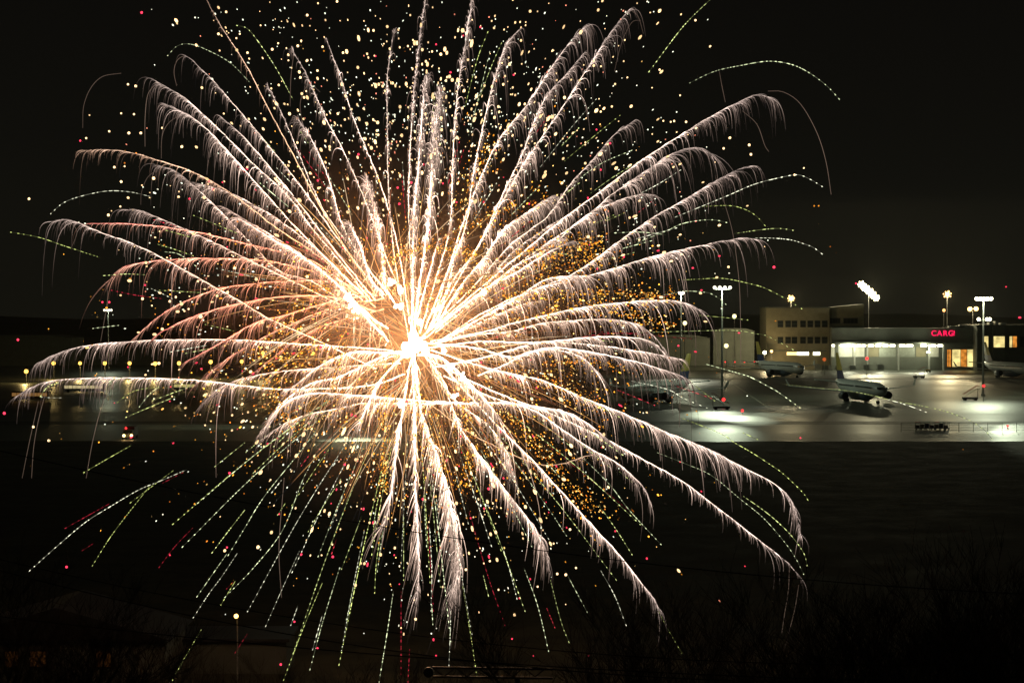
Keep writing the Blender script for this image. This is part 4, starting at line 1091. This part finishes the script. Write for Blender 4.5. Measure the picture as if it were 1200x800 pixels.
# ---- dashed strobe trails
strobe = empty('strobe_burst', tuple(at(CX, CY, FD))); to = np.array(strobe.location)
tag(strobe, 'wide burst of thin dashed pale green and red strobe trails reaching beyond the white trails', 'firework')
DASH = [
 [(196,66),(208,54),(223,52),(243,59),(270,74),(294,98)], [(277,30),(290,34),(304,51),(324,81),(344,118)],
 [(59,251),(74,238),(95,230),(125,224),(152,225),(179,231)], [(12,272),(45,278),(75,288),(118,302)],
 [(984,117),(969,101),(949,86),(928,76),(901,72),(868,77),(837,84),(807,98)], [(760,85),(800,32),(832,0),(838,-8)],
 [(964,219),(949,210),(935,205),(915,208),(884,216),(851,230),(790,255)], [(897,265),(886,253),(872,245),(854,241),(823,242)],
 [(852,261),(839,258),(823,258),(800,262),(782,270),(745,285)], [(930,270),(917,268),(904,268),(886,270),(859,274)],
 [(964,298),(953,290),(940,285),(926,281),(904,279),(881,279)], [(940,362),(917,348),(895,337),(877,332),(859,328),(841,326),(800,328)],
 [(851,357),(846,352),(833,344),(822,342),(805,341),(791,343),(750,352)], [(930,410),(900,394),(886,391),(871,388),(850,387),(803,388),(740,390)],
 [(829,478),(802,467),(787,458),(771,453),(739,446)], [(838,470),(825,460),(809,447)],
 [(938,478),(913,460),(901,453),(880,442),(868,438),(847,432),(825,426)],
 [(1163,515),(1155,505),(1141,495),(1126,488),(1105,481),(1078,475),(1050,470),(1017,462),(988,457),(964,455),(917,450)],
 [(1086,483),(1070,477),(1055,472),(1040,468)],
 [(947,586),(940,576),(918,555),(901,543),(881,530),(860,518),(845,508),(800,490)],
 [(942,673),(932,653),(918,633),(894,606),(867,584),(834,557),(803,543),(770,530)], [(946,663),(942,648),(928,628),(911,611),(894,597),(871,581)],
 [(34,669),(71,636),(101,611),(128,594),(162,574),(186,564),(219,550)], [(108,663),(128,631),(148,604),(175,570)],
 [(267,651),(287,618),(310,581),(351,530),(370,505)], [(248,648),(263,628),(287,597)], [(226,724),(245,695),(260,675),(278,648)],
 [(202,797),(216,771),(236,737)], [(263,700),(297,665),(331,621),(354,564),(371,530)], [(361,623),(378,594),(400,560)],
 [(311,734),(331,689),(351,645)], [(332,797),(354,739),(378,682)], [(363,785),(378,729),(398,665)], [(400,667),(410,641),(424,604)],
 [(400,763),(413,692),(427,621)], [(439,695),(441,660),(446,625)], [(444,800),(454,739),(461,692)], [(473,680),(473,640),(473,600)],
 [(526,780),(528,729),(527,685)], [(559,793),(552,746),(542,685)], [(643,763),(630,709),(614,665)], [(667,753),(657,726),(645,679)],
 [(734,733),(721,699),(704,668)], [(800,766),(788,746),(768,709)], [(775,638),(738,598),(714,567),(680,533)], [(741,650),(722,620),(702,592)],
 [(606,702),(598,670),(589,641)], [(572,37),(559,71),(545,125)], [(574,61),(562,110),(549,159)], [(588,50),(575,80),(560,120)],
 [(699,116),(670,149),(633,196)], [(727,135),(697,159),(660,190)], [(741,176),(704,192),(670,216)], [(761,182),(721,206),(690,228)],
 [(798,199),(771,216),(740,232)], [(227,300),(204,292),(184,286)], [(230,312),(210,298),(193,295)], [(121,323),(134,322),(150,321),(170,322)],
 [(202,350),(190,344),(177,338)], [(137,472),(153,460),(171,455),(196,454)], [(163,477),(175,462),(190,450)], [(47,465),(56,453),(70,448)], [(48,465),(62,466),(72,466)],
 [(240,380),(258,384),(275,388)], [(720,273),(750,272),(780,275)], [(640,302),(655,297),(672,300)], [(505,716),(506,665),(503,614)], [(449,560),(440,600),(436,640)]]
rs2 = np.random.default_rng(44)
for i in range(24):          # long dotted lines fanning down from the core
    an = R(rs2.uniform(32, 150)); r1 = rs2.uniform(230, 400); r0 = rs2.uniform(90, 150)
    DASH.append([(CX + math.cos(an) * r * (1 - .12 * (r / r1)), CY + math.sin(an) * r * .95 + 14 * (r / r1) ** 2) for r in (r1, (r0 + r1) / 2, r0)])
REDD = [[(592,733),(572,675),(549,597)], [(508,716),(505,665),(501,614)], [(76,619),(90,611),(128,590)], [(186,665),(205,640),(226,618)], [(96,645),(110,636)], [(215,553),(190,566)],
        [(130,340),(160,346),(190,350)], [(640,405),(700,392),(760,390)], [(690,388),(750,392),(812,397)], [(740,355),(790,345)], [(470,790),(470,740),(470,690)], [(478,800),(480,760)], [(275,765),(290,742)], [(740,255),(757,242),(770,230)], [(640,520),(690,560),(740,600)], [(265,690),(275,680)]]
def dash_trail(pts, base, rs, solid=.4, dim=1.0):
    c, L_ = curve(pts, max(12, int(L0(pts) * 1.2)))
    n = len(c); ppx = n / L_; parts = []; i = 0
    dep = FD + rs.uniform(-16, 16)
    while i < n - 2:
        f = i / n                       # 0 = outer end, beads far apart there
        ln = max(1.2, rs.uniform(1.2, 2.4) if f < .25 else rs.gamma(1.5, 1.3) + .8) * ppx
        gap = (rs.uniform(3.0, 7) if f < .22 else rs.gamma(1.6, 1.2) + .5) * ppx
        e = min(n - 1, int(i + ln) + 1)
        seg = c[[i, (i + e) // 2, e]] if e > i + 1 else c[[i, i, e]] + np.array([[0, 0], [.2, .2], [.4, 0]])
        env = 1.0 if f < .5 else 1 - (f - .5) * 1.4
        P = atn(seg[:, 0], seg[:, 1], np.full(3, dep)) - to
        b = rs.uniform(.6, 1.3) * env * dim
        parts.append(tubes(P[None], np.array([[.26, rs.uniform(.34, .56), .26]]) * PXM, np.tile(np.array(base) * b, (1, 3, 1))))
        i = int(e + gap) + 1
    # faint continuous ember line under the dashes
    P = atn(c[:, 0], c[:, 1], np.full(n, dep)) - to
    q = np.linspace(0, 1, n)[:, None]
    parts.append(tubes(P[None], np.full((1, n), .24 * PXM), (np.array(base) * .16 * dim * np.sin(np.clip(q, .02, .98) * math.pi) ** .7)[None]))
    return merge(parts)
def L0(pts):
    p = np.array(pts, float); return np.linalg.norm(np.diff(p, axis=0), axis=1).sum()
cols = [(1.8, 2.0, 1.15), (1.5, 1.7, .62), (2.0, 2.0, 1.45), (1.35, 1.55, .45)]
for i, d in enumerate(DASH): heat_mesh('strobe_trail', *dash_trail(d, cols[i % 4], rs, dim=rs.uniform(.45, 1.0)), strobe)
for i, d in enumerate(REDD): heat_mesh('red_strobe_trail', *dash_trail(d, (1.5, .07, .14), rs, dim=rs.uniform(.2, .5)), strobe)
ex = []
for i in range(80):
    an = rs.uniform(0, 2 * math.pi); r1 = rs.uniform(190, 400) * (1.0 if math.sin(an) > -.2 else .85); r0 = r1 - rs.uniform(15, 60)
    k_ = 1.05; sag = 40 * (r1 / 400) ** 2
    f = lambda r: (CX + math.cos(an) * r * k_, CY - 20 + math.sin(an) * r + sag * (r / r1) ** 2 - sag * .5)
    ex.append(dash_trail([f(r1), f((r0 + r1) / 2), f(r0)], cols[i % 4] if i % 5 else (1.5, .1, .15), rs, dim=rs.uniform(.5, 1)))
e_ = heat_mesh('short_strobes', *merge(ex), strobe); tag(e_, 'many short dashed strobe pieces between the long trails', kind='stuff')

# ---- smoke hanging in the burst, lit by the burning core
def smoke_mat():
    m = bpy.data.materials.new('firework_smoke'); m.use_nodes = True; n = m.node_tree; n.nodes.clear()
    o = n.nodes.new('ShaderNodeOutputMaterial'); v = n.nodes.new('ShaderNodeVolumePrincipled')
    v.inputs['Color'].default_value = (.85, .58, .40, 1)
    tcn = n.nodes.new('ShaderNodeTexCoord'); tx = n.nodes.new('ShaderNodeTexNoise'); tx.inputs['Scale'].default_value = .16; tx.inputs['Detail'].default_value = 3
    n.links.new(tcn.outputs['Object'], tx.inputs['Vector'])
    ln_ = n.nodes.new('ShaderNodeVectorMath'); ln_.operation = 'LENGTH'; n.links.new(tcn.outputs['Object'], ln_.inputs[0])
    fall = n.nodes.new('ShaderNodeMapRange'); fall.inputs[1].default_value = 2; fall.inputs[2].default_value = 17; fall.inputs[3].default_value = 1; fall.inputs[4].default_value = 0
    fall.interpolation_type = 'SMOOTHSTEP'
    n.links.new(ln_.outputs['Value'], fall.inputs[0])
    nm = n.nodes.new('ShaderNodeMapRange'); nm.inputs[1].default_value = .3; nm.inputs[2].default_value = .7; nm.inputs[3].default_value = .25; nm.inputs[4].default_value = 1.5
    n.links.new(tx.outputs[0], nm.inputs[0])
    mu = n.nodes.new('ShaderNodeMath'); mu.operation = 'MULTIPLY'; n.links.new(fall.outputs[0], mu.inputs[0]); n.links.new(nm.outputs[0], mu.inputs[1])
    mu2 = n.nodes.new('ShaderNodeMath'); mu2.operation = 'MULTIPLY'; mu2.inputs[1].default_value = .018; n.links.new(mu.outputs[0], mu2.inputs[0])
    n.links.new(mu2.outputs[0], v.inputs['Density'])
    n.links.new(v.outputs[0], o.inputs['Volume'])
    return m
sm = MB().ball((0, 0, 0), 17.5, 16).build('smoke', smoke_mat())
sm.location = at(478, 385, FD); sm.scale = (1.15, .8, .9)
tag(sm, 'thin brownish smoke glowing around the heart of the firework burst', 'smoke', kind='stuff')
for x, y, P_w in ((487, 404, 4500), (462, 338, 1500), (411, 352, 2600), (540, 448, 1500), (515, 352, 900)):
    p = at(x, y, FD); add_light('core_light', (p.x, p.y - 1.6, p.z), P_w, (1, .50, .22), burst, radius=.3)

# ---- haze
hz = MB().box(-2990, 2990, -140, 3390, -2, 90).build('haze', None)
hm_ = bpy.data.materials.new('night_haze'); hm_.use_nodes = True; n_ = hm_.node_tree; n_.nodes.clear()
o_ = n_.nodes.new('ShaderNodeOutputMaterial'); v_ = n_.nodes.new('ShaderNodeVolumePrincipled')
v_.inputs['Color'].default_value = (.8, .8, .7, 1); v_.inputs['Density'].default_value = .00005
n_.links.new(v_.outputs[0], o_.inputs['Volume']); hz.data.materials.append(hm_)
hz['kind'] = 'stuff'; hz['label'] = 'thin night haze over the airfield'
